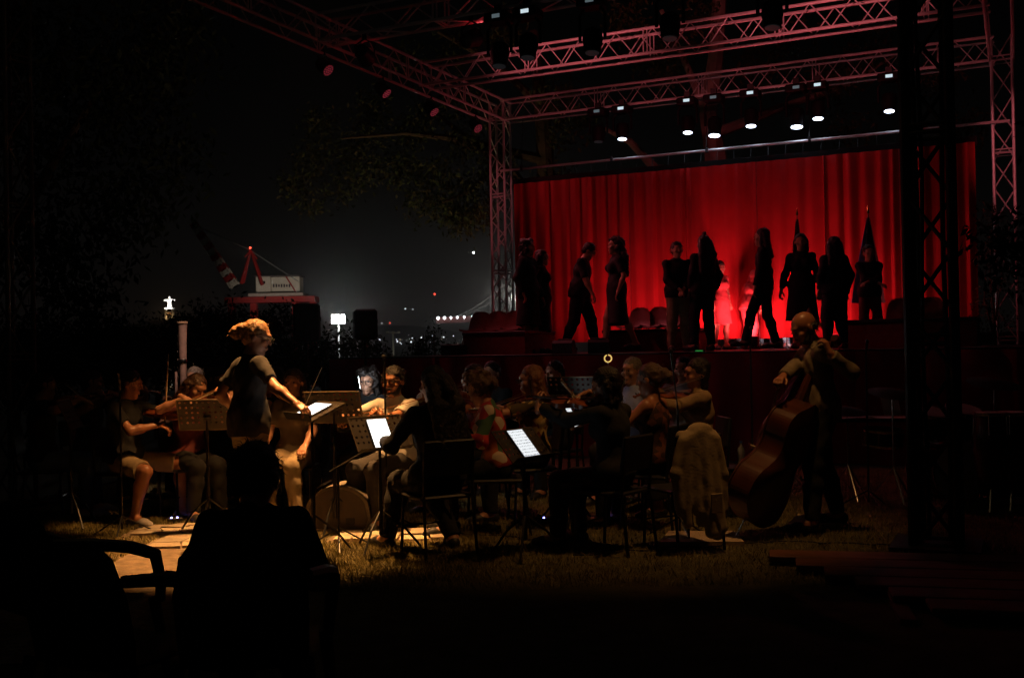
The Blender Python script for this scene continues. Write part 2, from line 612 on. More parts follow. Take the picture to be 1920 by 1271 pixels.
N_PERSON = [0]
def person(label, loc, yaw, h=1.72, sit=False, lean=0, side=0, twist=0, head=(0, 0), roll=0,
           Lw=None, Rw=None, La=None, Ra=None, Lpole=(-.5, -.6, -.6), Rpole=(.5, -.6, -.6),
           Lp=(0, 0, -1), Rp=(0, 0, -1), Lcurl=30, Rcurl=30, Ldir=None, Rdir=None,
           skin=SKIN, top=BLACK, sleeve=0.75, topmat=None, bottom=BLACK, legs='long', shoe=SHOE,
           hair='short', hairm=HAIRD, beard=None, glasses=None, female=False, w=1.0, res=0.012, eyes=False,
           jacket=None, hip=None, group=None, belt=False, kneeL=(0, 1, .2), kneeR=(0, 1, .2), skirt_len=None, bare_sh=False):
    """A posed figure; local frame: facing +Y, right hand on +X, feet on z = 0."""
    s = h / 1.72
    N_PERSON[0] += 1
    if hip is None:
        hip = (0, 0, 0.93 * s) if not sit else (0, 0, 0.535)
    hip = Vector(hip)
    T = Vector((math.sin(R(side)), math.sin(R(lean)) * math.cos(R(side)), math.cos(R(lean)) * math.cos(R(side)))).normalized()
    Rr0 = Vector((1, 0, 0))
    Rt = Matrix.Rotation(R(twist), 3, T) @ (Rr0 - T * Rr0.dot(T)).normalized()
    Ft = T.cross(Rt)
    Mx = Matrix((Rt, Ft, T)).transposed()
    Rp0 = (Rr0 - T * Rr0.dot(T)).normalized(); Mp = Matrix((Rp0, T.cross(Rp0), T)).transposed()
    sw = (0.150 if female else 0.170) * s * (0.5 + 0.5 * w)
    LS = hip + (T * 0.485) * s - Rt * sw; RS = hip + (T * 0.485) * s + Rt * sw
    nb = hip + T * 0.53 * s
    # head frame
    Hm = Mx @ Matrix.Rotation(R(head[0]), 3, 'Z') @ Matrix.Rotation(R(-head[1]), 3, 'X') @ Matrix.Rotation(R(roll), 3, 'Y')
    if sit or lean:
        Hm = Matrix.Rotation(-R(lean) * 0.35, 3, Rt).inverted() @ Hm if False else Hm
    hc = nb + T * 0.045 * s + (Hm @ Vector((0, 0.018, 0.112))) * s
    def H(x, y, z): return hc + Hm @ Vector((x, y, z)) * (1.0 * 1.12 * s ** .5)
    # limbs
    ua, fa = 0.285 * s, 0.25 * s
    th, shn = 0.43 * s, 0.42 * s
    LH = hip - Rp0 * 0.09 * s; RH = hip + Rp0 * 0.09 * s
    if La is None: La = (-0.11, 0.03, 0.075) if not sit else (-0.13, 0.42, 0.075)
    if Ra is None: Ra = (0.11, -0.02, 0.075) if not sit else (0.13, 0.40, 0.075)
    LK, La = ik(LH, La, th, shn, kneeL); RK, Ra = ik(RH, Ra, th, shn, kneeR)
    if Lw is None: Lw = LS + Vector((-.06, .04, -.50 * s)) if not sit else (-0.13, 0.32, 0.62)
    if Rw is None: Rw = RS + Vector((.06, .04, -.50 * s)) if not sit else (0.13, 0.32, 0.62)
    LE, Lw = ik(LS, Lw, ua, fa, Lpole); RE, Rw = ik(RS, Rw, ua, fa, Rpole)
    Ld = Vector(Ldir) if Ldir is not None else (Lw - LE); Rd = Vector(Rdir) if Rdir is not None else (Rw - RE)

    def torso(F, e=0.0, shoulders=True):
        F.ell(hip + T * 0.03 * s, ((.165 if female else .155) * s * w + e, .115 * s * w + e, .125 * s + e), Mp)
        F.ell(hip + T * 0.18 * s, ((.122 if female else .138) * s * w + e, .098 * s * w + e, .14 * s + e), Mp)
        F.ell(hip + T * 0.35 * s, ((.142 if female else .158) * s * w + e, .112 * s * w + e, .165 * s + e), Mx)
        if female:
            for q in (-1, 1):
                F.ell(hip + T * 0.355 * s + Rt * q * .07 * s + Ft * .085 * s, (.062 + e, .058 + e, .062 + e))
        if shoulders:
            F.cap(LS - T * .02, RS - T * .02, .05 * s + e, .05 * s + e)
            F.cap(LS * .8 + RS * .2, nb + T * .02, .036 * s + e, .04 * s + e).cap(RS * .8 + LS * .2, nb + T * .02, .036 * s + e, .04 * s + e)
    # --- body
    F = Field(res, 0.035)
    torso(F)
    F.cap(nb - T * .03, hc + Hm @ Vector((0, -.018, -.03)), .056 * s, .05 * s, k=.03)
    F.ell(H(0, -.012, .03), (.08, .10, .092), Hm, k=.02)
    F.ell(H(0, .024, -.036), (.058, .064, .078), Hm, k=.03)
    F.ell(H(0, .060, -.094), (.026, .024, .020), Hm, k=.03)
    F.cap(H(0, .088, .018), H(0, .100, -.020), .007, .0105, k=.012)
    F.ell(H(0, .076, .036), (.050, .014, .010), Hm, k=.02)
    F.ell(H(0, .084, -.056), (.025, .011, .011), Hm, k=.012)
    for q in (-1, 1):
        F.ell(H(q * .077, -.008, -.004), (.010, .022, .031), Hm, k=.008)
        F.ell(H(q * .043, .062, -.018), (.022, .02, .018), Hm, k=.02)
        F.ell(H(q * .031, .100, .010), (.016, .014, .011), Hm, k=.012, neg=True)
    for (S_, E_, W_) in ((LS, LE, Lw), (RS, RE, Rw)):
        F.cap(S_, E_, .044 * s * w, .035 * s * w).cap(E_, E_ * .7 + W_ * .3, .035 * s * w, .038 * s * w).cap(E_ * .7 + W_ * .3, W_, .038 * s * w, .025 * s)
    for (H_, K_, A_) in ((LH, LK, La), (RH, RK, Ra)):
        F.cap(H_, K_, .085 * s * w, .056 * s * w, k=.05)
        cd = (A_ - K_).normalized()
        bk = cd.cross(Vector((1, 0, 0)))
        bk = bk if bk.y < 0 or True else -bk
        F.cap(K_, K_ * .68 + A_ * .32 - Vector((0, .012, 0)), .054 * s * w, .056 * s * w).cap(K_ * .68 + A_ * .32 - Vector((0, .012, 0)), A_, .056 * s * w, .036 * s)
    feet = []
    for A_, q in ((La, -1), (Ra, 1)):
        A_ = Vector(A_)
        fd = Vector((q * .22, 1, 0)).normalized()
        zf = A_.z - 0.075
        heel = Vector((A_.x, A_.y, zf + .04)) - fd * .035
        ball = Vector((A_.x, A_.y, zf + .030)) + fd * .125 * s
        toe = Vector((A_.x, A_.y, zf + .024)) + fd * .185 * s
        feet.append((A_, heel, ball, toe, zf))
        fl = (Vector((0, 0, zf + .004)), Vector((0, 0, -1)))
        F.cap(A_, heel, .037 * s, .034, k=.02, clip=fl).cap(heel, ball, .036, .036, k=.03, clip=fl).cap(ball, toe, .036, .024, k=.02, clip=fl).cap(A_, ball, .036, .03, k=.03, clip=fl)
    V, Q = F.mesh()
    Vs, Qs, o = [V], [Q], len(V)
    for (Wp, d_, n_, sd_, cu_) in ((Lw, Ld, Lp, -1, Lcurl), (Rw, Rd, Rp, 1, Rcurl)):
        v, q = hand_field(Wp, d_, n_, sd_, cu_, s).mesh()
        Vs.append(v); Qs.append(q + o); o += len(v)
    body = link_mesh('person', np_mesh('body', np.concatenate(Vs), np.concatenate(Qs), skin))
    place(body, loc, R(yaw))
    tag(body, label, 'person', group)

    def child(name, Fd, mt, lab=None):
        v, q = Fd.mesh()
        if name == 'hair' and len(v):
            v, q = add_strands(v, q, 90 if 'bun' in hs else (420 if res < .0115 else 260), N_PERSON[0])
        o_ = link_mesh(name, np_mesh(name, v, q, mt), body)
        if lab: o_['label'] = lab
        return o_
    # --- clothes
    rg = res * 1.05
    G = Field(rg, 0.03, noise=0.0055, nscale=24)
    hemz = hip - T * (0.07 if not sit else 0.0) * s
    cl = (hemz, -T)
    e = .013
    def tp(F2, e):
        F2.ell(hip + T * 0.03 * s, ((.194 if female else .19) * s * w + e, .138 * s * w + e, (.16 if sit else .26) * s + e), Mp, clip=cl)
        F2.ell(hip + T * 0.18 * s, ((.125 if female else .142) * s * w + e, .102 * s * w + e, .15 * s + e), Mp, clip=cl)
        F2.ell(hip + T * 0.35 * s, ((.144 if female else .16) * s * w + e, .113 * s * w + e, .168 * s + e), Mx, clip=cl)
        if female:
            for q in (-1, 1):
                F2.ell(hip + T * 0.355 * s + Rt * q * .07 * s + Ft * .085 * s, (.064 + e, .06 + e, .064 + e))
        if not bare_sh:
            nk = (nb + T * .035, T)
            F2.cap(LS - T * .02, RS - T * .02, .05 * s + e, clip=nk)
            F2.cap(LS * .8 + RS * .2, nb + T * .005, .036 * s + e, .042 * s + e, clip=nk).cap(RS * .8 + LS * .2, nb + T * .005, .036 * s + e, .042 * s + e, clip=nk)
    tp(G, e)
    if not bare_sh:
        for (S_, E_, W_) in ((LS, LE, Lw), (RS, RE, Rw)):
            if sleeve <= 1:
                ed = S_.lerp(E_, sleeve)
                G.cap(S_, ed + (E_ - S_).normalized() * .03, .045 * s * w + e, .043 * s * w + e, clip=(ed, E_ - S_))
            else:
                ed = E_.lerp(W_, min(1, sleeve - 1))
                G.cap(S_, E_, .045 * s * w + e, .038 * s * w + e).cap(E_, ed + (W_ - E_).normalized() * .03, .044 * s * w + e, .034 * s + e * .8, clip=(ed, W_ - E_))
    child('jacket' if jacket else 'shirt', G, top)
    if legs in ('long', 'shorts', 'knee'):
        B = Field(rg, 0.03, noise=0.0045, nscale=22)
        e2 = .010
        wst = hip + T * .10 * s
        B.ell(hip + T * 0.02 * s, ((.166 if female else .157) * s * w + e2, .117 * s * w + e2, .13 * s + e2), Mp, clip=(wst, T))
        for (H_, K_, A_) in ((LH, LK, La), (RH, RK, Ra)):
            if legs == 'long':
                B.cap(H_, K_, .092 * s * w + e2, .069 * s * w + e2, k=.05).cap(K_, K_.lerp(A_, .34) - Vector((0, .008, 0)), .069 * s * w + e2, .064 * s * w + e2).cap(K_.lerp(A_, .34) - Vector((0, .008, 0)), K_.lerp(A_, .97), .064 * s * w + e2, .050 * s + e2, clip=(K_.lerp(A_, .985), A_ - K_))
            else:
                f = .88 if legs == 'shorts' else 1.0
                ed = H_.lerp(K_, f)
                B.cap(H_, ed + (K_ - H_).normalized() * .03, .088 * s * w + e2, .066 * s * w + e2 + .008, k=.05, clip=(ed, K_ - H_))
        child('trousers' if legs == 'long' else 'shorts', B, bottom)
    elif legs == 'skirt':
        B = Field(rg, 0.04, noise=0.004, nscale=16)
        wst = hip + T * .12 * s
        L_ = skirt_len or .52
        if sit:
            B.ell(hip, (.18, .14, .14), Mp, clip=(wst, T))
            for (H_, K_, A_) in ((LH, LK, La), (RH, RK, Ra)):
                B.cap(H_, K_, .10, .08, k=.10).cap(K_, K_.lerp(A_, L_), .085, .10, k=.12, clip=(K_.lerp(A_, L_ * .92), A_ - K_))
        else:
            B.ell(hip + T * .03, (.18 * s, .135 * s, .14), Mp, clip=(wst, T))
            hz = hip - Vector((0, 0, L_ * s))
            B.cap(hip - Rp0 * .06, hz - Rp0 * .10, .12 * s, .15 * s, k=.1, clip=(hz, Vector((0, 0, -1)))).cap(hip + Rp0 * .06, hz + Rp0 * .10, .12 * s, .15 * s, k=.1, clip=(hz, Vector((0, 0, -1))))
        child('skirt', B, bottom)
    for (A_, heel, ball, toe, zf) in feet:
        S2 = Field(min(res, .011), 0.02)
        fl = (Vector((0, 0, zf)), Vector((0, 0, -1)))
        S2.cap(A_ - Vector((0, 0, .01)), heel, .040 * s, .042, clip=[fl, (A_ + Vector((0, 0, .01)), Vector((0, 0, 1)))]).cap(heel, ball, .042, .045, clip=fl).cap(ball, toe, .045, .034, clip=fl)
        child('shoe', S2, shoe)
    # --- hair
    hs = hair.split('+')
    if hs[0] != 'bald':
        HF = Field(min(res, .0105), 0.02, noise=0.004 if 'curly' not in hair else 0.009, nscale=70 if 'curly' not in hair else 55)
        fc = (H(0, .070, .055), Hm @ Vector((0, .75, -.66)))
        HF.ell(H(0, -.022, .042), (.088, .104, .096), Hm, clip=fc)
        HF.ell(H(0, -.055, -.005), (.078, .060, .07), Hm, clip=fc)
        if 'long' in hs:
            for q in (-1, -.35, .35, 1):
                HF.cap(H(q * .065, -.045 - .02 * (1 - abs(q)), .02), H(q * .09, -.095 - .03 * (1 - abs(q)), -.25), .045, .042)
            for q in (-1, 1):
                HF.cap(H(q * .078, .0, .03), H(q * .085, .0, -.20), .022, .028)
        if 'verylong' in hs:
            for q in (-1, -.35, .35, 1):
                HF.cap(H(q * .06, -.06, .02), H(q * .09, -.125, -.15), .05, .052).cap(H(q * .09, -.125, -.15), H(q * .09, -.14, -.40), .052, .034)
        if 'bob' in hs:
            for q in (-1, -.4, .4, 1):
                HF.cap(H(q * .07, -.03 - .03 * (1 - abs(q)), .02), H(q * .08, -.03 - .04 * (1 - abs(q)), -.11), .035, .03)
        if 'bun' in hs:
            HF.ell(H(0, -.145, .0), (.056, .054, .054), Hm).ell(H(.01, -.115, .04), (.045, .045, .04), Hm)
        if 'topknot' in hs:
            HF.ell(H(0, -.03, .145), (.032, .032, .03), Hm)
        if 'pony' in hs:
            HF.cap(H(0, -.11, .03), H(0, -.16, -.06), .03, .035).cap(H(0, -.16, -.06), H(0, -.15, -.24), .035, .02)
        if 'curly' in hs:
            rr = random.Random(N_PERSON[0])
            big = 1.0 if 'big' in hs else .6
            for q in range(34):
                a, b = rr.uniform(0, 2 * math.pi), rr.uniform(-.9, 1.2)
                v = Vector((math.cos(a) * math.cos(b), math.sin(a) * math.cos(b), math.sin(b)))
                if v.y > .35 and v.z < .6: continue
                HF.ell(H(v.x * .09, -.02 + v.y * .10, .03 + v.z * .095), (.026 + .02 * big * rr.random(),) * 3)
        child('hair', HF, hairm)
    elif 'fringe' in hs:
        HF = Field(.010, 0.015, noise=.003, nscale=70)
        for q in (-1, 1):
            HF.ell(H(q * .068, -.045, -.012), (.016, .04, .032), Hm)
        HF.ell(H(0, -.092, -.012), (.06, .018, .032), Hm)
        child('hair', HF, hairm)
    if beard:
        BF = Field(.009, 0.02, noise=.003, nscale=80)
        BF.ell(H(0, .045, -.082), (.044, .042, .032), Hm)
        for q in (-1, 1): BF.cap(H(q * .06, .01, -.03), H(q * .045, .045, -.08), .016, .024)
        BF.cap(H(-.026, .094, -.040), H(.026, .094, -.040), .008)
        child('beard', BF, beard)
    if eyes:
        for q in (-1, 1):
            MB().sphere(H(q * .031, .083, .010), .0095, 8, (1.2, .8, .8), Hm).build('eye', EYEM, body, True)
    if glasses:
        g = MB()
        for q in (-1, 1):
            c = H(q * .033, .108, .010)
            pts = [c + Hm @ Vector((.026 * math.cos(a), 0, .020 * math.sin(a))) for a in [2 * math.pi * i / 10 for i in range(11)]]
            g.path(pts, .0028, 5)
            g.tube(c + Hm @ Vector((q * .026, 0, .005)), H(q * .080, .0, .012), .0024, n=5)
        g.tube(H(-.008, .110, .014), H(.008, .110, .014), .0024, n=5)
        g.build('glasses', glasses, body)
    M4 = Matrix.Translation(Vector(loc)) @ Matrix.Rotation(R(yaw), 4, 'Z')
    body_info = dict(o=body, M=M4, Lw=Lw, Rw=Rw, LS=LS, RS=RS, hc=hc, Hm=Hm, T=T, Ft=Ft, Rt=Rt, Ld=Ld.normalized(), Rd=Rd.normalized(), nb=nb, Ra=Ra, La=La, LK=LK, RK=RK)
    return body_info
# ================================================================== THE SETTING
GRASS = mat('lawn_soil', (0.10, 0.088, 0.038), 0.95, var=0.4, scale=6, bump=0.5, bscale=40)
def grass_mat():
    mt = mat('grass_blades', (0.30, 0.25, 0.09), 0.8, var=0.5, scale=3)
    return mt
# ---- ground: one sheet, terrace then bank down to the river
def ground_z(x, y):
    if y < 46: return 0.0
    t = min(1.0, (y - 46) / 60.0)
    return -16.0 * t * t * (3 - 2 * t)
xs = [-3900, -1500, -500, -150, -60, -30, -15, -8, -4, -2, 0, 2, 4, 8, 15, 30, 60, 150, 500, 1500, 3900]
ys = [-60, -10, 0, 4, 8, 12, 16, 22, 30, 38, 46, 52, 58, 64, 70, 76, 82, 88, 94, 100, 106, 130, 200]
vs = [(x, y, ground_z(x, y)) for y in ys for x in xs]
nx = len(xs)
fs = [(j * nx + i, j * nx + i + 1, (j + 1) * nx + i + 1, (j + 1) * nx + i) for j in range(len(ys) - 1) for i in range(nx - 1)]
b_ = MB(); b_._add(vs, fs)
o = b_.build('ground', GRASS, None, True); tag(o, kind='structure')
# ---- river
WATER = mat('river_water', (0.01, 0.012, 0.014), 0.12, var=0.2, scale=0.05, bump=0.35, bscale=0.25)
b_ = MB(); b_.quad((-3900, 70, -13), (3900, 70, -13), (3900, 4200, -13), (-3900, 4200, -13))
tag(b_.build('river', WATER), kind='structure')
# ---- hills of the far bank
HILL = mat('far_hill', (0.02, 0.022, 0.018), 0.95, var=0.3, scale=0.01)
b_ = MB()
hv = []
cols = 90
for i in range(cols + 1):
    x = -3600 + 7200 * i / cols
    px = 960 + x / 2000 * FPX / 1.05
    hh = 26 + 14 * math.sin(i * .37) + 9 * math.sin(i * .91 + 1) + (55 if x < -450 else 55 * max(0, 1 - (x + 450) / 500.0)) * (.75 + .25 * math.sin(i * .6))
    for (y, z) in ((2080, -14), (2120, -6), (2300, hh * .45), (2600, hh), (3600, hh * 1.05), (4200, -20)):
        hv.append((x, y + 20 * math.sin(i * 1.3), z))
hf = [(i * 6 + j, (i + 1) * 6 + j, (i + 1) * 6 + j + 1, i * 6 + j + 1) for i in range(cols) for j in range(5)]
b_._add(hv, hf)
tag(b_.build('hills', HILL, None, True), kind='structure')
# ---- town lights on the far bank: too many and too far to count
LW = emis('town_lamp_white', (0.9, 0.95, 1.0), 1.7)
LO = emis('town_lamp_orange', (1.0, 0.75, 0.5), 1.4)
b_ = MB()
rr = random.Random(3)
for i in range(42):
    x = rr.uniform(668, 985)
    y = 641 + rr.gauss(0, 5.0) - (x - 740) * .019
    D = 2080
    p = at(x, y, D)
    b_.cur = 0 if rr.random() < .7 else 1
    b_.sphere(p, rr.choice((.4, .5, .6, .8, 1.1)), 6)
for (x, y, r_) in ((693, 640, 1.9), (712, 637, 1.6), (745, 640, 1.7), (771, 641, 1.6), (773, 634, 1.2), (790, 633, 1.6), (812, 629, 1.8), (832, 632, 1.4), (850, 630, 1.4), (760, 579, 1.5), (774, 580, 1.2), (716, 606, 1.2)):
    b_.cur = 0
    b_.sphere(at(x, y, 2080), r_, 6)
o = b_.build('town_lights', [LW, LO]); tag(o, 'scattered white and orange town lights on the far bank', 'town lights', kind='stuff')
# red warning lamps on far masts
RL = emis('red_lamp', (1.0, 0.06, 0.03), 5.0)
MAST = mat('mast_steel', (0.3, 0.3, 0.3), 0.6, 0.3, var=0.1)
for i, (x, y, lab) in enumerate(((731, 606, 'thin far mast with a dim red lamp on top beside the floodlight mast'), (815, 552, 'thin far radio mast with a bright red lamp left of the bridge'))):
    p = at(x, y, 1900)
    e = thing('radio_mast', lab, 'mast', (p.x, p.y, -14), 0, 'radio masts across the river')
    MB().tube((0, 0, 0), (0, 0, p.z + 13), 1.0, .4, 6).build('mast_pole', MAST, e)
    MB().sphere((0, 0, p.z + 14.5), 1.6 if i else 1.1, 8).build('warning_lamp', RL, e)
    MB().box((0, 0, p.z * .6 + 8), (3, 3, .4)).build('platform', MAST, e)

# ---- suspension bridge
BR = empty('suspension_bridge', (0, 0, 0)); tag(BR, 'distant suspension bridge with a row of white deck lamps', 'bridge')
STEEL = mat('bridge_steel', (0.22, 0.06, 0.05), 0.6, 0.1, var=0.15)
BL_ = emis('bridge_lamp', (0.92, 0.96, 1.0), 5.0)
BD = 1700.0
def bp_(x, y): return at(x, y, BD)
p0, p1 = bp_(818, 601), bp_(1080, 590)
M_ = frame(p1 - p0)
MB().box((p0 + p1) / 2, (5, 10, (p1 - p0).length), M_).build('bridge_deck', STEEL, BR)
for x in (822, 834, 846, 858, 871, 886, 904, 917, 929, 944, 958, 972, 990):
    q = p0.lerp(p1, (x - 818) / 262.0) + Vector((0, -7, 3.5))
    MB().tube(q - Vector((0, 0, 3)), q, .3, n=5).sphere(q, 2.0 if x not in (834, 822) else 2.6, 6).build('deck_lamp', BL_, BR)
CABL = mat('bridge_cable', (0.5, 0.5, 0.48), 0.6, 0.1)
for dy, x1, y1 in ((0, 1010, 470), (14, 1022, 490)):
    pts = [bp_(830 + (x1 - 830) * i / 12, 600 - (600 - y1) * (i / 12) ** 1.55) + Vector((0, dy, 0)) for i in range(13)]
    MB().path(pts, .55, 5).build('main_cable', CABL, BR)
    for i in range(2, 12):
        q = pts[i]
        zb = p0.z + (p1.z - p0.z) * (q.x - p0.x) / (p1.x - p0.x)
        MB().tube((q.x, q.y, zb + 2), q, .18, n=4).build('hanger', CABL, BR)
tq = bp_(1016, 600)
for dx in (-6, 6):
    MB().box((tq.x + dx, tq.y, 50), (5, 6, 130)).build('bridge_tower_leg', STEEL, BR)
for z in (60, 85, 112):
    MB().box((tq.x, tq.y, z), (12, 5, 5)).build('tower_crossbeam', STEEL, BR)
MB().box((tq.x, tq.y, -10), (26, 16, 10), None, 1.5).build('tower_pier', mat('concrete', (0.3, 0.29, 0.28), 0.9), BR)
lamp('bridge_lamp_light', 'POINT', bp_(960, 560) - Vector((0, 40, 0)), 60000, (1, .93, .85), BR, size=3)

# ---- hilltop statue, floodlit
sp = at(318, 577, 3000)
ST = empty('hilltop_statue', (sp.x, sp.y, 0)); tag(ST, 'floodlit white statue with outstretched arms high on the hill', 'statue')
STONE = mat('statue_stone', (0.75, 0.74, 0.70), 0.8, var=0.08)
z0 = sp.z
MB().lathe([(7.5, z0), (6.0, z0 + 6), (5.2, z0 + 14), (5.6, z0 + 20), (5.0, z0 + 24), (2.2, z0 + 26)], 12).build('robe', STONE, ST, True)
MB().path([(-15.5, 0, z0 + 21), (-10, 0, z0 + 21.6), (-4, 0, z0 + 22), (4, 0, z0 + 22), (10, 0, z0 + 21.6), (15.5, 0, z0 + 21)], [1.7, 2.6, 3.4, 3.4, 2.6, 1.7], 8).build('outstretched_arms', STONE, ST, True)
MB().sphere((0, 0, z0 + 29), 3.4, 10, (.85, .9, 1.15)).build('head', STONE, ST, True)
for dx in (-9, 9):
    for dy in (-6, 6):
        MB().box((dx, dy, z0 / 2 - 6), (4, 4, z0 + 10)).build('pedestal_pillar', STONE, ST)
MB().box((0, 0, z0 - 4), (24, 18, 7.6)).build('pedestal_top', STONE, ST)
MB().path([(-7, -4, z0 - 28), (-6, -4, z0 - 18), (0, -4, z0 - 13), (6, -4, z0 - 18), (7, -4, z0 - 28)], 1.4, 6).build('pedestal_arch', mat('arch_stone', (0.6, 0.35, 0.18), .8), ST)
lamp('statue_floodlight', 'SPOT', (-30, -60, z0 - 6), 900000, (1, .98, .92), ST, target=(0, 0, z0 + 18), size=2, spot=40)
lamp('statue_floodlight', 'SPOT', (35, -60, z0 - 6), 700000, (1, .98, .92), ST, target=(0, 0, z0 + 18), size=2, spot=40)
lamp('pedestal_light', 'POINT', (0, -12, z0 - 26), 9000, (1, .6, .25), ST, size=1)

# ---- harbour crane with banded boom
CD = 320.0
CRN = empty('harbour_crane', tuple(Vector((at(520, 560, CD).x, CD, -16)))); tag(CRN, 'red harbour crane with white banded boom and pale machine house', 'crane')
CR_RED = mat('crane_red', (0.42, 0.02, 0.02), 0.6, var=0.15)
CR_WHT = mat('crane_white', (0.66, 0.60, 0.52), 0.7, var=0.1)
co = Vector(CRN.location)
def cp(x, y, dy=0): return at(x, y, CD + dy) - co
foot, tip = cp(440, 536), cp(362, 418)
NB = 12
for i in range(NB):
    a, b = foot.lerp(tip, i / NB), foot.lerp(tip, (i + .96) / NB)
    Mf = frame(b - a)
    wdt = 1.25 * (1 - .35 * i / NB)
    g = MB()
    cs = [(-wdt, -wdt), (wdt, -wdt), (wdt, wdt), (-wdt, wdt)]
    for (u, v) in cs:
        g.tube(a + Mf @ Vector((u, v, 0)), b + Mf @ Vector((u, v, 0)), .26, n=5)
    for q in range(4):
        u0, v0 = cs[q]; u1, v1 = cs[(q + 1) % 4]
        g.tube(a + Mf @ Vector((u0, v0, 0)), b + Mf @ Vector((u1, v1, 0)), .17, n=4)
        g.tube(b + Mf @ Vector((u0, v0, 0)), a + Mf @ Vector((u1, v1, 0)), .17, n=4)
        g.box((a + b) / 2 + Mf @ Vector(((u0 + u1) / 2, (v0 + v1) / 2, 0)), (.12 if u0 == u1 else wdt * 1.2, .12 if v0 == v1 else wdt * 1.2, (b - a).length * .75), Mf)
    g.build('boom_section', CR_WHT if i % 2 == 0 else CR_RED, CRN)
apex = cp(470, 470)
for (x, y, dy) in ((452, 532, -2), (492, 534, -2), (456, 530, 3), (494, 532, 3)):
    MB().tube(cp(x, y, dy), apex, .55, .35, 6).build('mast_leg', CR_RED, CRN)
MB().tube(apex, cp(459, 482), .3, n=5).tube(apex, cp(482, 486), .3, n=5).build('mast_head', CR_RED, CRN)
MB().sphere(apex + Vector((0, -.5, .8)), .32, 8).build('warning_lamp', RL, CRN)
MB().tube(apex, foot.lerp(tip, .97), .12, n=4).build('luffing_rope', MAST, CRN)
MB().tube(apex, cp(560, 528), .14, n=4).build('back_stay', MAST, CRN)
h0, h1 = cp(480, 548), cp(562, 548)
hw = (h1 - h0).length
hz = cp(520, 518).z - h0.z
for (lo_, hi_, nm) in ((0.0, .34, 'cab'), (.345, 1.0, 'machine_house')):
    cxx = h0.lerp(h1, (lo_ + hi_) / 2)
    MB().box(cxx + Vector((0, 3, hz / 2)), (hw * (hi_ - lo_), 6 + (.6 if nm == 'cab' else 0), hz), None, .15).build(nm, CR_WHT, CRN)
MB().box(h0.lerp(h1, .5) + Vector((0, 3, hz + .2)), (hw + .8, 7, .3)).build('house_roof', mat('crane_roof', (0.12, 0.1, 0.1), .8), CRN)
for q in (.41, .47, .53, .59, .65, .71, .77):
    MB().box(h0.lerp(h1, q) + Vector((0, -.12, hz * .42)), (.45, .08, .95 if q not in (.53, .71) else .7)).build('house_lettering', mat('dark_paint', (0.05, 0.03, 0.05), .7), CRN)
MB().box(h0.lerp(h1, .16) + Vector((0, -.42, hz * .62)), (1.6, .08, .8)).build('cab_window', mat('dark_glass', (0.02, 0.02, 0.025), .15), CRN)
MB().tube(h0.lerp(h1, .7) + Vector((0, -.6, hz)), h0.lerp(h1, .95) + Vector((0, -.6, -.6)), .22, n=5).build('access_rail', CR_RED, CRN)
MB().box(cp(520, 553) + Vector((0, 2, 0)), (cp(580, 553).x - cp(478, 553).x, 9, .9)).build('walkway', mat('crane_pale', (0.5, 0.4, 0.36), .8), CRN)
MB().box(cp(508, 562) + Vector((0, 2, 0)), (cp(592, 562).x - cp(424, 562).x, 8, 1.7)).build('gantry_beam', CR_RED, CRN)
for x in (432, 474, 552, 586):
    t_ = cp(x, 565)
    MB().box((t_.x, 1.5, t_.z / 2), (1.9, 2, t_.z)).build('gantry_leg', CR_RED, CRN)
MB().box((0, 1.5, .6), (28, 10, 1.2)).build('rail_bogie', CR_RED, CRN)
lamp('crane_fill_light', 'SPOT', cp(575, 640, -60), 30000, (1, .86, .70), CRN, target=cp(524, 534), size=1, spot=31, blend=1.0)  # fill light added for the machine house, the crane has no such lamp

# ---- floodlight mast near the river
fl = at(635, 608, 130)
FM = empty('floodlight_mast', (fl.x, fl.y, -15.5)); tag(FM, 'tall floodlight mast glaring white above the hedge', 'floodlight')
zt = fl.z + 15.5
POLE = mat('pole_grey', (0.55, 0.55, 0.52), 0.5, 0.2, var=0.1)
MB().tube((0, 0, 0), (0, 0, zt), .10, .06, 8).build('mast_pole', POLE, FM)
MB().box((0, 0, zt + .1), (1.5, .25, .14), None, .04).build('crossarm', POLE, FM)
FLE = emis('floodlight_glass', (0.97, 1.0, 0.95), 120.0)
for i, x in enumerate((-.54, 0, .54)):
    hd = MB().box((x, -.12, zt + .35), (.50, .34, .5), None, .05).build('floodlight_head', POLE, FM)
    MB().box((x, -.305, zt + .35), (.46, .02, .44)).build('lens', FLE, hd)
    hd = MB().box((x, -.12, zt + .9), (.50, .34, .5), None, .05).build('floodlight_head', POLE, FM)
    MB().box((x, -.305, zt + .9), (.46, .02, .44)).build('lens', FLE, hd)
lamp('floodlight', 'POINT', (0, -3.0, zt + .5), 2200, (.97, 1, .95), FM, size=.4)
lm = at(737, 625, 150)
LM = empty('light_mast', (lm.x, lm.y, -15.8)); tag(LM, 'unlit pale light mast with crossbar right of the floodlight', 'light mast')
zt = lm.z + 15.8
MB().tube((0, 0, 0), (0, 0, zt), .2, .13, 8).build('mast_pole', mat('pole_pale', (0.62, 0.58, 0.42), .6), LM)
MB().box((0, 0, zt + .08), (2.0, .2, .16)).build('crossarm', MATS['pole_pale'], LM)
for x in (-.8, 0, .8):
    MB().box((x, -.1, zt + .22), (.4, .3, .16), None, .03).build('lamp_head', MATS['pole_pale'], LM)
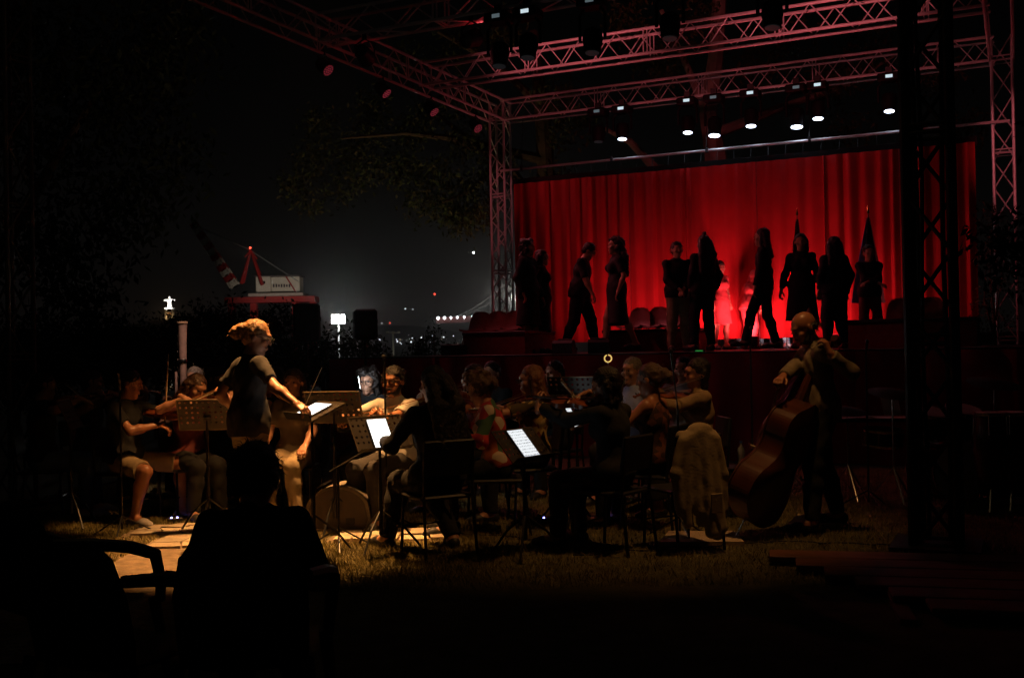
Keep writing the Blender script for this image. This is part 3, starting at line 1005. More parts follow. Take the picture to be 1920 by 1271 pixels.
# aircraft lamp / bright star low in the sky
pl = at(883, 474, 3500)
AC = empty('aircraft', tuple(pl)); tag(AC, 'aircraft seen as one bright white light in the dark sky', 'aircraft')
MB().lathe([(.3, -14), (1.6, -10), (1.9, 0), (1.7, 10), (.3, 17)], 10, (0, 0, 0), frame(Vector((1, -1, 0)))).build('fuselage', POLE, AC, True)
MB().box((0, 0, -.4), (26, 4, .4), Matrix.Rotation(R(-45), 3, 'Z')).build('wing', POLE, AC)
MB().box((-8.5, 8.5, 3), (.4, 3, 5), Matrix.Rotation(R(-45), 3, 'Z')).build('tail_fin', POLE, AC)
MB().sphere((9, -12, -1), 3.2, 10).build('landing_light', emis('landing_lamp', (.92, .97, 1), 14), AC)

# ------------------------------------------------------------------ paving
PAVM = [mat('paving_a', (0.34, 0.27, 0.19), 0.85, var=0.2, scale=7, bump=0.4, bscale=30), mat('paving_b', (0.42, 0.34, 0.24), 0.85, var=0.2, scale=7, bump=0.4, bscale=30), mat('paving_c', (0.28, 0.23, 0.17), 0.9, var=0.25, scale=7, bump=0.4, bscale=30)]
BED = mat('path_bed', (0.21, 0.15, 0.095), 0.95, var=0.35, scale=9, bump=0.6, bscale=22)
def sheet(name, pts, z, mt):
    b = MB(); b._add([(x, y, z) for x, y in pts], [tuple(range(len(pts)))])
    return tag(b.build(name, mt), kind='structure')
rr = random.Random(11)
def crazy(parent, x0, x1, y0, y1, nx_, ny_, z=0.006, mats=None):
    """Irregular stones on a jittered grid, joints recessed."""
    P = {}
    for i in range(nx_ + 1):
        for j in range(ny_ + 1):
            jx = 0 if i in (0, nx_) else rr.uniform(-.3, .3) * (x1 - x0) / nx_
            jy = 0 if j in (0, ny_) else rr.uniform(-.3, .3) * (y1 - y0) / ny_
            P[i, j] = Vector((x0 + (x1 - x0) * i / nx_ + jx, y0 + (y1 - y0) * j / ny_ + jy))
    for i in range(nx_):
        for j in range(ny_):
            q = [P[i, j], P[i + 1, j], P[i + 1, j + 1], P[i, j + 1]]
            c = sum(q, Vector((0, 0))) / 4
            q = [c + (p - c) * .93 for p in q]
            hh = rr.uniform(.012, .026)
            MB().prism([(p.x, p.y) for p in q], z, z + hh).build('paving_stone', rr.choice(mats or PAVM), parent)
pa = sheet('path', [(-2.95, 5.2), (-1.65, 5.2), (-1.51, 8.3), (-1.51, 9.32), (-3.3, 9.32)], .005, BED)
crazy(pa, -2.85, -1.72, 8.2, 8.78, 5, 3)
crazy(pa, -3.2, -1.52, 8.82, 9.3, 8, 3)
pb = sheet('cross_path', [(-1.5, 8.3), (-.45, 8.3), (-.45, 8.86), (-1.46, 8.86)], .0045, BED)
crazy(pb, -1.43, -.5, 8.34, 8.82, 5, 3, mats=[mat('paving_lit_a', (0.58, 0.47, 0.33), 0.85, var=0.15, bump=0.3), mat('paving_lit_b', (0.48, 0.38, 0.27), 0.85, var=0.15, bump=0.3)])  # stone colour lightened to stand for the brighter pool of light here
SLAB = mat('pale_slab', (0.60, 0.46, 0.32), 0.8, var=0.12, scale=5, bump=0.2)
for (x0, x1, y0, y1, lab) in ((1236, 1396, 1003, 1024, 'pale stone slab in the grass below the hanging jacket'), (1478, 1568, 970, 991, 'pale stone slab in the grass beside the bass player')):
    def gp(x, y):
        a = at(x, y, 1.0); d = a - Vector((0, 0, CAM_H))
        return d * (CAM_H / -d.z) + Vector((0, 0, CAM_H))
    q = [gp(x0, y1), gp(x1, y1), gp(x1 - 18, y0), gp(x0 + 18, y0)]
    o = MB().prism([(p.x, p.y) for p in q], .004, .035).build('stone_slab', SLAB)
    tag(o, lab, 'slab', 'stone slabs set in the lawn')
# low timber platform at the lower right
TIM = mat('timber_deck', (0.20, 0.075, 0.04), 0.6, var=0.3, scale=6)
TP = thing('timber_platform', 'low reddish timber boards on the ground at lower right', 'platform', (0, 0, 0))
for i in range(6):
    MB().box((2.75 + .10 * i, 7.05 - .30 * i, .05 + .001 * i), (2.1, .24, .035), Matrix.Rotation(R(-13), 3, 'Z'), .005).build('plank', TIM, TP)
for x in (2.0, 2.75, 3.5):
    MB().box((x + .25, 6.3 - (x - 2.75) * .22, .016), (.08, 1.75, .03), Matrix.Rotation(R(-13), 3, 'Z')).build('bearer', TIM, TP)

# ------------------------------------------------------------------ lawn blades (nobody could count them)
def grass_patch(name, regions, n, lab):
    rng = np.random.default_rng(5)
    V = []
    for (x0, x1, y0, y1, share) in regions:
        m_ = int(n * share)
        x = rng.uniform(x0, x1, m_); y = rng.uniform(y0, y1, m_)
        keep = ~((x > -3.25) & (x < -1.5) & (y > 8.75) & (y < 9.32)) & ~((x > -2.9) & (x < -1.6) & (y < 8.8)) & ~((x > -1.5) & (x < -.45) & (y > 8.3) & (y < 8.86))
        x, y = x[keep], y[keep]; m_ = len(x)
        hgt = rng.uniform(.015, .05, m_); a = rng.uniform(0, 6.28, m_); w_ = rng.uniform(.002, .0045, m_)
        lx, ly = rng.normal(0, .018, m_), rng.normal(0, .018, m_)
        p0 = np.stack([x - w_ * np.cos(a), y - w_ * np.sin(a), np.full(m_, .001)], 1)
        p1 = np.stack([x + w_ * np.cos(a), y + w_ * np.sin(a), np.full(m_, .001)], 1)
        p2 = np.stack([x + lx, y + ly, hgt], 1)
        V.append(np.stack([p0, p1, p2], 1).reshape(-1, 3))
    V = np.concatenate(V)
    me = bpy.data.meshes.new(name)
    nt_ = len(V) // 3
    me.vertices.add(len(V)); me.vertices.foreach_set('co', V.astype(np.float32).ravel())
    me.loops.add(len(V)); me.loops.foreach_set('vertex_index', np.arange(len(V), dtype=np.int32))
    me.polygons.add(nt_); me.polygons.foreach_set('loop_start', np.arange(0, len(V), 3, dtype=np.int32)); me.polygons.foreach_set('loop_total', np.full(nt_, 3, dtype=np.int32))
    me.update(calc_edges=True)
    o = link_mesh(name, me, None, grass_mat())
    tag(o, lab, 'grass', kind='stuff')
grass_patch('grass', [(-5, 4.5, 6.6, 12.5, .55), (-4.2, -.2, 6.9, 11, .45)], 170000, 'short dry green grass of the lawn under the orchestra')

# ------------------------------------------------------------------ trusses
UN = {}
def unit_tube(r, n, mt, nm):
    key = (r, n, mt.name, nm)
    if key not in UN:
        UN[key] = MB().tube((0, 0, 0), (0, 0, 1), r, n=n).mesh(nm, mt, True)
    return UN[key]
def rod(name, parent, a, b, r, mt=ALU, n=6):
    a, b = Vector(a), Vector(b)
    o = bpy.data.objects.new(name, unit_tube(r, n, mt, name))
    COL.objects.link(o)
    o.parent = parent
    o.matrix_local = Matrix.Translation(a) @ frame(b - a).to_4x4() @ Matrix.Diagonal((1, 1, (b - a).length, 1))
    return o
def truss(name, lab, p0, p1, u, v, su, sv, bay=.5, seg=2.0, group=None, mt=ALU, faces=(0, 1, 2, 3), cr=.025, br=.0125, style='zig'):
    """Box truss from p0 to p1 (corner line) with cross axes u, v of sizes su, sv."""
    p0, p1, u, v = Vector(p0), Vector(p1), Vector(u).normalized(), Vector(v).normalized()
    e = thing(name, lab, 'truss', p0, 0, group)
    L = (p1 - p0).length; d = (p1 - p0).normalized()
    C = [Vector((0, 0, 0)), u * su, u * su + v * sv, v * sv]
    for c in C:
        rod('chord', e, c, c + d * L, cr, mt, 8)
    nb_ = max(1, round(L / bay)); bl = L / nb_
    for fi in faces:
        a, b = C[fi], C[(fi + 1) % 4]
        for i in range(nb_):
            x0, x1 = i * bl, (i + 1) * bl
            if style == 'zig' or fi in (1, 3):
                if i % 2 == 0: rod('brace', e, a + d * x0, b + d * x1, br, mt)
                else: rod('brace', e, b + d * x0, a + d * x1, br, mt)
            else:
                if i % 2 == 0: rod('brace', e, a + d * x0, b + d * x0, br, mt)
        q = 0.0
        while q <= L + 1e-3:
            for dd in ((.03, -.03) if 0.01 < q < L - .01 else ((.04,) if q < .01 else (-.04,))):
                rod('brace', e, a + d * (q + dd), b + d * (q + dd), br, mt)
            q += seg
    return e
A3, B3, Z3 = Vector((AX, AY, 0)), Vector((BX, BY, 0)), Vector((0, 0, 1))
LROOF = 9.02
SP = .38
def kk_line(t0, t1, k): return W(t0, k, TRB), W(t1, k, TRB)
p0, p1 = kk_line(.1, LROOF - .1, .17)
truss('roof_truss', 'rear roof truss carrying the row of moving heads over the curtain', p0, p1, B3, Z3, .34, SP, group='roof trusses', bay=.29, faces=(1, 3), br=.0105)
p0, p1 = kk_line(.1, LROOF - .1, 3.3)
truss('roof_truss', 'second roof truss from the back with unlit lamps, crossing above the rear one', p0, p1, B3, Z3, .34, SP, group='roof trusses', bay=.29, faces=(1, 3), br=.0105)
p0, p1 = kk_line(.1, LROOF - .1, 6.3)
truss('roof_truss', 'dim roof truss at the top edge of the picture, third from the back', p0, p1, B3, Z3, .34, SP, group='roof trusses', bay=.5, faces=(0, 1, 3))
p0, p1 = kk_line(.1, LROOF - .1, 11.3)
truss('roof_truss', 'front roof truss carrying the warm conductor spotlight', p0, p1, B3, Z3, .34, SP, group='roof trusses', bay=.75, faces=(1, 3))
a0, a1 = W(-.17, -.2, TRB), W(-.17, 11.4, TRB)
truss('roof_truss', 'left side roof truss with the red lamps slanting down to the corner', a0, a1, A3, Z3, .34, SP, group='roof trusses', bay=.4, faces=(1, 3), br=.0105)
a0, a1 = W(LROOF - .17, -.2, TRB), W(LROOF - .17, 11.4, TRB)
truss('roof_truss', 'right side roof truss meeting the right rear tower', a0, a1, A3, Z3, .34, SP, group='roof trusses', bay=.4, faces=(1, 3), br=.0105)
TS = .30
def tower(lab, c, z1, faces=(0, 1, 2, 3), mt=ALU, cr=.025, br=.0125, bay=.33):
    p = c - A3 * TS / 2 - B3 * TS / 2
    e = truss('truss_tower', lab, p, p + Vector((0, 0, z1)), A3, B3, TS, TS, group='truss towers', bay=bay, seg=1.5, faces=faces, mt=mt, cr=cr, br=br)
    q = A3 * TS / 2 + B3 * TS / 2
    MB().box(q + Vector((0, 0, .02)), (.6, .6, .03), Matrix.Rotation(STAGE_YAW, 3, 'Z')).build('base_plate', BLKM, e)
    return e
tower('pink lit truss tower at the left rear corner of the stage', W(0, 0), TRB + SP)
tower('pink lit truss tower at the right rear corner behind the plants', W(LROOF, 0), TRB + SP, bay=.5)
tower('grey truss tower standing at the left edge beside the violinists', W(0, 11.4), TRB + SP, bay=.45, mt=mat('shaded_truss', (0.10, 0.10, 0.10), 0.5, 0.3, var=0.2))  # truss metal darkened in colour to stand for the weak light here
BLT = mat('painted_truss', (0.035, 0.033, 0.033), 0.45, 0.4, var=0.2)
ft = at(1752, 800, 7.7)
FT = tower('big black truss tower in front of the stage on the right', Vector((ft.x, ft.y, 0)), TRB + SP, mt=BLT, cr=.032, br=.017, bay=.42)
for i, (dx, dy) in enumerate(((.06, .02), (.10, .05), (.05, .26))):
    c = Vector((0, 0, 0)) + A3 * dx + B3 * dy
    MB().path([c + Vector((.012 * math.sin(q * 1.3 + i), 0, .1 + q * .5)) for q in range(13)], .016, 6).build('power_cable', PLAS, FT)
c = A3 * .25 + B3 * .05
MB().path([c + Vector((.01 * math.sin(q * 1.1), 0, .1 + q * .5)) for q in range(13)], .018, 6).build('power_cable', PLAS, FT)

# batten pipe for the curtain with its hangers
PIPE = thing('batten_pipe', 'long pink lit pipe running level above the red curtain', 'pipe', (0, 0, 0))
rod('pipe', PIPE, W(0.1, .22, 4.96), W(LROOF + .1, .22, 4.96), .026, ALU, 8)
for t in (.55, 2.4, 4.2, 6.0, 7.8):
    MB().tube(W(t, .22, 4.96), W(t, .1, TRB), .005, n=4).build('hanger_wire', BLKM, PIPE)
    MB().box(W(t, .22, 4.97), (.05, .07, .09)).build('clamp', BLKM, PIPE)

# ------------------------------------------------------------------ stage deck
def sbox(name, mt, parent, t0, t1, k0, k1, z0, z1, bev=0.0):
    c = (W(t0, k0, z0) + W(t1, k1, z1)) / 2
    return MB().box(c, (t1 - t0, abs(k1 - k0), z1 - z0), Matrix.Rotation(STAGE_YAW, 3, 'Z'), bev).build(name, mt, parent)
DECKM = mat('deck_black', (0.025, 0.022, 0.022), 0.6, var=0.3, scale=5)
SKIRT = mat('skirt_cloth', (0.30, 0.016, 0.022), 0.9, var=0.2, scale=4, bump=0.2)
FRONT = 5.6
SG = thing('stage', 'black stage deck with a dark red cloth skirt along its front', 'stage', (0, 0, 0))
sbox('deck', DECKM, SG, -.2, 9.3, -.5, FRONT, DECK - .12, DECK)
def pleated(name, parent, mt, t0, t1, k, z0, z1, wid, amp, seed, nz=6):
    """Hanging cloth with soft uneven folds."""
    rg = random.Random(seed)
    g = MB()
    prof = []
    t = t0
    while t < t1 - 1e-4:
        wd = wid * rg.uniform(.8, 1.2); wd = min(wd, t1 - t)
        am = amp * rg.uniform(.6, 1.25); sk = rg.uniform(.35, .75)
        for q in range(8):
            x = q / 8.0
            y = (x / sk) if x < sk else (1 - x) / (1 - sk)
            prof.append((t + wd * x, am * (y * y * (3 - 2 * y))))
        t += wd
    prof.append((t1, 0.0))
    n = len(prof); vs = []
    for j in range(nz + 1):
        zz = z0 + (z1 - z0) * j / nz
        fl = 1.15 - .35 * j / nz
        for (t, y) in prof:
            vs.append(W(t, k + y * fl, zz + (.006 * math.sin(t * 7) if j == 0 else 0)))
    fs = [(j * n + i, j * n + i + 1, (j + 1) * n + i + 1, (j + 1) * n + i) for j in range(nz) for i in range(n - 1)]
    g._add(vs, fs)
    return g.build(name, mt, parent, True)
for i in range(5):
    pleated('skirt_panel', SG, SKIRT, -.2 + i * 1.9, 1.7 + i * 1.9 - .004, FRONT + .03 + .006 * (i % 2), .03, DECK - .02, .5, .03, 50 + i, 4)
sbox('deck_edge', BLKM, SG, -.2, 9.3, FRONT, FRONT + .012, DECK - .05, DECK - .004)
for i in range(4):
    sbox('leg_frame', BLKM, SG, .3 + i * 2.8, .36 + i * 2.8, 1, 1.06, .0, DECK - .13)
    sbox('leg_frame', BLKM, SG, .3 + i * 2.8, .36 + i * 2.8, 4.8, 4.86, .0, DECK - .13)

# red curtain: drapes hung side by side
VEL = mat('red_velvet', (0.50, 0.014, 0.018), 0.85, var=0.10, scale=3, bump=0.08, bscale=25)
CU_ = thing('stage_curtain', 'tall red pleated curtain hanging across the back of the stage', 'curtain', (0, 0, 0))
for i in range(7):
    t0 = .42 + i * 1.17
    pleated('drape', CU_, VEL, t0, t0 + 1.166, .30 + .012 * (i % 2), 1.585, 4.66, .26, .055, 90 + i, 8)
sbox('header_band', BLACK, CU_, .40, 8.64, .27, .29, 4.60, 4.76)
for i in range(28):
    t = .5 + i * .3
    MB().tube(W(t, .27, 4.74), W(t, .22, 4.95), .006, n=4).build('curtain_tie', BLKM, CU_)
# ================================================================== THINGS ON AND ABOVE THE STAGE
RIS = mat('riser_cloth', (0.20, 0.03, 0.03), 0.85, var=0.2)
def xt(x, k):
    r = (x - 960.0) / FPX
    return (r * (BLY - BY * k) - (BLX - BX * k)) / (AX - r * AY)
def riser(lab, x0, x1, k0, k1, hgt):
    e = thing('stage_riser', lab, 'riser', (0, 0, 0), 0, 'stage risers')
    t0, t1 = xt(x0, k1), xt(x1, k1)
    sbox('riser_top', DECKM, e, t0, t1, k0, k1, DECK + hgt - .05, DECK + hgt, .008)
    sbox('fascia', RIS, e, t0 + .02, t1 - .02, k1 - .04, k1 - .02, DECK + .002, DECK + hgt - .052)
    sbox('side_panel', RIS, e, t0 + .02, t0 + .04, k0, k1 - .045, DECK + .002, DECK + hgt - .052)
    sbox('side_panel', RIS, e, t1 - .04, t1 - .02, k0, k1 - .045, DECK + .002, DECK + hgt - .052)
riser('low riser glowing red in front of three chairs mid stage', 1128, 1312, 2.0, 2.7, .36)
riser('dark riser at the left end of the stage before a row of chairs', 866, 985, 2.9, 4.1, .36)
riser('long black riser on the right of the stage beneath the flag', 1585, 1835, 2.2, 3.4, .40)
sbox('stage_step', DECKM, None, xt(826, 4.3), xt(862, 4.3), 3.4, 4.3, DECK + .002, DECK + .17, .01)
tag(bpy.data.objects['stage_step'], 'small black step at the left end of the stage', 'step')

SHELL = mat('chair_plastic', (0.22, 0.07, 0.06), 0.4, var=0.1)
def shell_chair():
    e = thing('shell_chair', 'x', 'chair')
    prof = [(.24, .39, .22), (.23, .415, .225), (.10, .40, .225), (-.08, .39, .22), (-.17, .41, .21), (-.205, .47, .205), (-.225, .56, .195), (-.245, .66, .175), (-.258, .72, .13), (-.262, .745, .07)]
    n = 8; vs = []; fs = []
    for lay in (0, 1):
        for (y, z, wd) in prof:
            for i in range(n + 1):
                x = -1 + 2 * i / n
                cv = .03 * x * x
                if lay: vs.append((x * wd, y - .006, z + cv - .012 if y > -.1 else z - .004))
                else: vs.append((x * wd, y + (cv if y < -.15 else 0), z + (cv if y >= -.15 else 0)))
    m_ = len(prof) * (n + 1)
    for j in range(len(prof) - 1):
        for i in range(n):
            a = j * (n + 1) + i
            fs.append((a, a + 1, a + n + 2, a + n + 1)); fs.append((m_ + a + n + 1, m_ + a + n + 2, m_ + a + 1, m_ + a))
    b = MB(); b._add(vs, fs); b.build('seat_shell', SHELL, e, True)
    for sx in (-1, 1):
        for (y0, y1) in ((.17, .23), (-.13, -.21)):
            MB().tube((sx * .16, y0, .395), (sx * .2, y1, 0), .011, n=6).build('leg', CHROME, e)
    return e
SC0 = shell_chair()
SCN = [0]
def stage_chair(x, k, lab, yaw=180, grp='plastic chairs on the stage', z=DECK):
    p = st(x, k, z)
    o = SC0 if SCN[0] == 0 else tree_copy(SC0)
    SCN[0] += 1
    place(o, p, R(yaw) + STAGE_YAW)
    tag(o, lab, 'chair', grp)
for i, (x, lab) in enumerate(((1190, 'leftmost of three red lit plastic chairs behind the low riser'), (1226, 'middle of three red lit plastic chairs behind the low riser'), (1262, 'rightmost of three red lit plastic chairs behind the low riser'))):
    stage_chair(x, 1.9, lab, 172)
for x, lab in ((893, 'leftmost plastic chair at the left end of the stage'), (925, 'plastic chair in front of the left rear truss tower'), (958, 'plastic chair just right of the left rear truss tower')):
    stage_chair(x, 2.5, lab, 185)
for x, lab in ((1684, 'dark chair silhouette on the stage left of the black truss tower'), (1742, 'dark chair silhouette seen through the black truss tower')):
    stage_chair(x, 2.0, lab, 175, z=DECK + .0)

# flags on poles
def flag(lab, x, k, ytop, cols, lean, wd):
    p = st(x, k); D = p.y
    ztop = at(x, ytop, D).z
    e = thing('draped_flag', lab, 'flag', p, 0, 'furled flags on the stage')
    Ht = ztop - p.z
    MB().lathe([(.16, 0), (.16, .02), (.05, .05), (.02, .09)], 14).build('base', BLKM, e, True)
    MB().tube((0, 0, .05), (lean, 0, Ht), .012, .009, 8).build('pole', mat('flag_pole', (.25, .2, .12), .4), e)
    MB().lathe([(.018, 0), (.022, .03), (.002, .13)], 8, (lean, 0, Ht - .02)).build('finial', BRASS, e, True)
    n = 28; rows = 10
    for s_i, mt in enumerate(cols):
        vs, fs = [], []
        m0, m1 = s_i * n // len(cols), (s_i + 1) * n // len(cols)
        for j in range(rows + 1):
            f = j / rows
            z = Ht - .10 - f * (Ht * .62)
            w_ = .02 + wd * f ** .9
            for i in range(m0, m1 + 1):
                a = 2 * math.pi * i / n - 2.2
                rad = w_ * (1 + .28 * math.sin(a * 6 + f * 2))
                vs.append((lean * (z / Ht) + rad * math.cos(a) * 1.0, rad * .55 * math.sin(a), z + .02 * math.sin(a * 3)))
        c = m1 - m0 + 1
        for j in range(rows):
            for i in range(c - 1):
                fs.append((j * c + i, j * c + i + 1, (j + 1) * c + i + 1, (j + 1) * c + i))
        b = MB(); b._add(vs, fs); b.build('flag_cloth', mt, e, True)
FG = mat('flag_green', (0.03, 0.10, 0.04), .85); FW = mat('flag_white', (0.55, 0.55, 0.5), .85); FD = mat('flag_dark', (0.03, 0.03, 0.05), .85); FB = mat('flag_blue', (0.12, 0.2, 0.45), .85)
flag('slim furled green and white flag behind the figure in a coat dress', 1497, .95, 402, [FD, FG, FW, FD], .02, .10)
flag('wide furled dark flag with white folds behind the figure with folded arms', 1628, 1.15, 398, [FD, FW, FD, FB], .04, .20)

# red floor lamps that light the curtain
RLENS = emis('red_lens', (1.0, 0.03, 0.05), 3.0)
def floor_can(lab, x, k, power, tgt, spot=150):
    p = st(x, k)
    e = thing('floor_lamp', lab, 'stage lamp', p, STAGE_YAW, 'red floor lamps on the stage')
    rt = Matrix.Rotation(R(-20), 3, 'X')
    MB().lathe([(.07, 0), (.10, .03), (.10, .15), (.085, .17)], 14, (0, 0, .05)).build('housing', PLAS, e, True)
    MB().path([(-.12, 0, .0), (-.13, 0, .12), (-.105, 0, .14)], .009, 5).path([(.12, 0, .0), (.13, 0, .12), (.105, 0, .14)], .009, 5).box((0, 0, .012), (.26, .12, .02)).build('yoke', BLKM, e)
    MB().lathe([(.082, 0), (.082, .008)], 14, (0, 0, .215)).build('lens', RLENS, e)
    lamp('red_light', 'SPOT', p + Vector((0, 0, .30)), power, (1.0, .13, .16), None, target=p + Vector(tgt), size=.10, spot=spot, blend=.6).parent = None
RED_MAIN = floor_can('red floor lamp behind the walking figures lighting the curtain', 1412, 1.15, 86, (BX * .55, BY * .55, 1.0), 165)
floor_can('red floor lamp between the first silhouettes and the curtain', 1118, 1.25, 18, (BX * .6, BY * .6, 1.0), 165)
floor_can('red floor lamp hidden behind the couple in dark clothes', 1296, 1.1, 58, (BX * .6, BY * .6, 1.0), 165)
floor_can('red floor lamp below the wide flag', 1560, 1.1, 22, (BX * .6, BY * .6, 1.0), 165)
floor_can('red floor lamp behind the right riser near the tower', 1715, 1.1, 3, (BX * .6, BY * .6, 1.0), 165)

# wedge monitors on the stage
def wedge(lab, p, yaw, sc=1.0):
    e = thing('monitor_wedge', lab, 'speaker', p, yaw, 'floor monitor speakers')
    pr = [(-.28, 0), (.26, 0), (.30, .08), (.02, .36), (-.20, .36), (-.28, .28)]
    M_ = Matrix(((0, 0, 1, 0), (1, 0, 0, 0), (0, 1, 0, 0), (0, 0, 0, 1)))
    MB().prism([(x * sc, y * sc) for x, y in pr], -.27 * sc, .27 * sc, M_).build('cabinet', PLAS, e)
    nrm = Vector((0, .28, .28)).normalized()
    MB().box(Vector((0, .16, .22)) * sc + nrm * .008, (.46 * sc, .36 * sc, .014), frame(nrm, Vector((1, 0, 0)))).build('grille', mat('speaker_grille', (0.03, 0.03, 0.03), .7, bump=.6, bscale=300), e)
    MB().box(Vector((.14, .045, .345)) * sc + nrm * .004, (.09 * sc, .03 * sc, .006), frame(nrm, Vector((1, 0, 0)))).build('badge', mat('badge', (.6, .5, .2), .4), e)
for x, k, yaw, lab in ((1122, 4.7, 20, 'black wedge monitor on stage at the feet of the skirted figure by the chairs'), (1058, 4.6, 10, 'black wedge monitor on stage beside the figure with bent head')):
    wedge(lab, st(x, k), R(yaw) + STAGE_YAW, .55)

# moving head lamps
LENSW = emis('lamp_lens_white', (0.72, 0.82, 1.0), 9.0)
LBODY = mat('lamp_body', (0.006, 0.006, 0.007), 0.65, var=0.2, spec=0.2)
LENSD = emis('lamp_lens_dim', (0.5, 0.55, 0.6), 0.012)
DISP = emis('lamp_display', (0.75, 0.92, 1.0), .75)
DISPD = emis('lamp_display_dim', (0.6, 0.8, 0.9), 0.12)
def moving_head(lab, x, y, k, lit, disp, drop, big=1.0, beam=None):
    p = st(x, k, 0)
    lz = at(x, y, p.y).z
    ztop = TRB - .03
    e = thing('moving_head_lamp', lab, 'stage lamp', (p.x, p.y, 0), STAGE_YAW, 'moving head lamps on the roof trusses')
    bz = ztop - .10
    MB().box((0, 0, bz), (.34, .28, .13), None, .02).build('base', LBODY, e)
    MB().box((.02, -.142, bz), (.11, .006, .05)).build('display', DISP if disp else DISPD, e)
    MB().tube((0, 0, bz + .06), (0, 0, TRB + .02), .02, n=6).box((0, 0, TRB), (.1, .08, .1)).build('clamp', BLKM, e)
    hz = lz + .17 * big
    for s_ in (-1, 1):
        MB().path([(s_ * .11, 0, bz - .06), (s_ * .17, 0, bz - .14), (s_ * .17, 0, hz + .02)], .022, 6).build('yoke_arm', LBODY, e)
    hd = MB().lathe([(.06, .17), (.115, .13), (.13, .02), (.115, -.06), (.105 * big, -.15 * big)], 16, (0, 0, hz), Matrix.Rotation(R(-8), 3, 'X')).build('head', LBODY, e, True)
    rt = Matrix.Rotation(R(-8), 3, 'X')
    MB().lathe([(.088 * big, -.004), (.088 * big, .004), (.03, .006)], 16, Vector((0, 0, hz)) + rt @ Vector((0, 0, -.156 * big)), rt).build('lens', LENSW if lit else LENSD, hd)
for i, (x, y, big, disp, lab) in enumerate(((1175, 263, .9, 1, 'lit moving head lamp farthest left in the row above the curtain'), (1298, 251, .9, 1, 'lit moving head lamp second from the left above the curtain'), (1348, 257, 1.1, 0, 'lit moving head lamp in front of the tree trunk'), (1417, 239, .95, 1, 'lit moving head lamp fourth from the left above the curtain'), (1503, 241, 1.1, 0, 'lit moving head lamp hanging low above the slim flag'), (1543, 225, .95, 1, 'lit moving head lamp second from the right above the curtain'), (1677, 211, .9, 1, 'lit moving head lamp beside the black truss tower'))):
    moving_head(lab, x, y, .34, 1, disp, .5, big)
moving_head('unlit moving head lamp left of the lit row above the curtain', 1130, 268, .34, 0, 0, .5, .9)
for (x, y, disp, lab) in ((947, 128, 0, 'unlit moving head lamp near the top edge left of the tower'), (1001, 112, 1, 'moving head lamp with a bright blue display high above the left tower'), (1122, 103, 0, 'unlit moving head lamp crossing the middle of the second truss'), (1268, 76, 1, 'moving head lamp with a blue display at the top edge near the trunk'), (1461, 56, 0, 'unlit moving head lamp at the top edge toward the black tower')):
    moving_head(lab, x, y, 6.3, 0, disp, .5)

# red LED pars hanging from the left side truss
LEDR = emis('red_led', (1.0, 0.10, 0.16), .2)
def par(lab, k, tgt, z=5.78, power=0, lit=True):
    p = W(-.17, k, z)
    e = thing('led_par', lab, 'stage lamp', p, 0, 'red lamps on the left side truss')
    d = (Vector(tgt) - p).normalized()
    Mf = frame(-d)
    MB().lathe([(.10, -.11), (.105, -.10), (.105, .06), (.07, .12), (.02, .13)], 16, (0, 0, 0), Mf).build('housing', PLAS, e, True)
    MB().path([Mf @ Vector((.125, 0, 0)), Mf @ Vector((.13, 0, 0)) + Vector((0, 0, .12)), Vector((0, 0, .20)), Mf @ Vector((-.13, 0, 0)) + Vector((0, 0, .12)), Mf @ Vector((-.125, 0, 0))], .011, 5).box((0, 0, .2), (.06, .06, .08)).build('bracket', BLKM, e)
    fc = MB().lathe([(.099, -.1115), (.099, -.113)], 16, (0, 0, 0), Mf).build('front_plate', BLKM, e)
    g = MB()
    for q in range(19):
        if q == 0: r_, a = 0, 0
        elif q < 7: r_, a = .037, (q - 1) * math.pi / 3
        else: r_, a = .075, (q - 7) * math.pi / 6
        c = Mf @ Vector((r_ * math.cos(a), r_ * math.sin(a), -.117))
        g.lathe([(.0105, -.003), (.0105, .003)], 8, c, Mf)
    led = g.build('led_array', LEDR, fc); led['kind'] = 'stuff'
    if power:
        lamp('red_par_light', 'SPOT', p + d * .2, power, (1, .16, .19), None, target=tgt, size=.09, spot=80, blend=.8)
par('red LED par highest on the left side truss', 5.68, (2.2, 13.2, .9), power=190)
par('red LED par second from the top on the left side truss', 4.05, (1.8, 16.2, 1.6), power=110)
par('red LED par third from the top on the left side truss', 2.46, (2.2, 17, 1.6), power=110)
par('red LED par nearest the left rear tower', .75, (3.0, 17, 1.6), power=60)

# red wash lamps added under the third truss to brighten the roof steel
def wash(lab, t, k, tgt, power, spot):
    p = W(t, k, TRB - .30)
    e = thing('added_wash_lamp', lab, 'stage lamp', p, 0, 'added red wash lamps under the roof')
    d = (Vector(tgt) - p).normalized(); Mf = frame(d)
    MB().lathe([(.05, -.20), (.10, -.16), (.12, .02), (.13, .10)], 14, (0, 0, 0), Mf).build('housing', PLAS, e, True)
    MB().path([Mf @ Vector((.14, 0, 0)), Mf @ Vector((.15, 0, 0)) + Vector((0, 0, .15)), (0, 0, .24), Mf @ Vector((-.15, 0, 0)) + Vector((0, 0, .15)), Mf @ Vector((-.14, 0, 0))], .012, 5).build('yoke', BLKM, e)
    MB().box((0, 0, .28), (.06, .06, .1)).build('clamp', BLKM, e)
    MB().lathe([(.115, .102), (.115, .108)], 14, (0, 0, 0), Mf).build('lens', RLENS, e)
    lamp('added_wash_light', 'SPOT', p + d * .14, power, (1, .17, .20), None, target=tgt, size=.10, spot=spot, blend=.5)
wash('added red wash lamp under the third truss toward the left', 2.6, 6.2, W(3.2, 0, 8.5), 165, 74)
wash('added red wash lamp under the third truss aimed at the left tower', .9, 6.2, W(-.5, 0, 4.3), 200, 20)
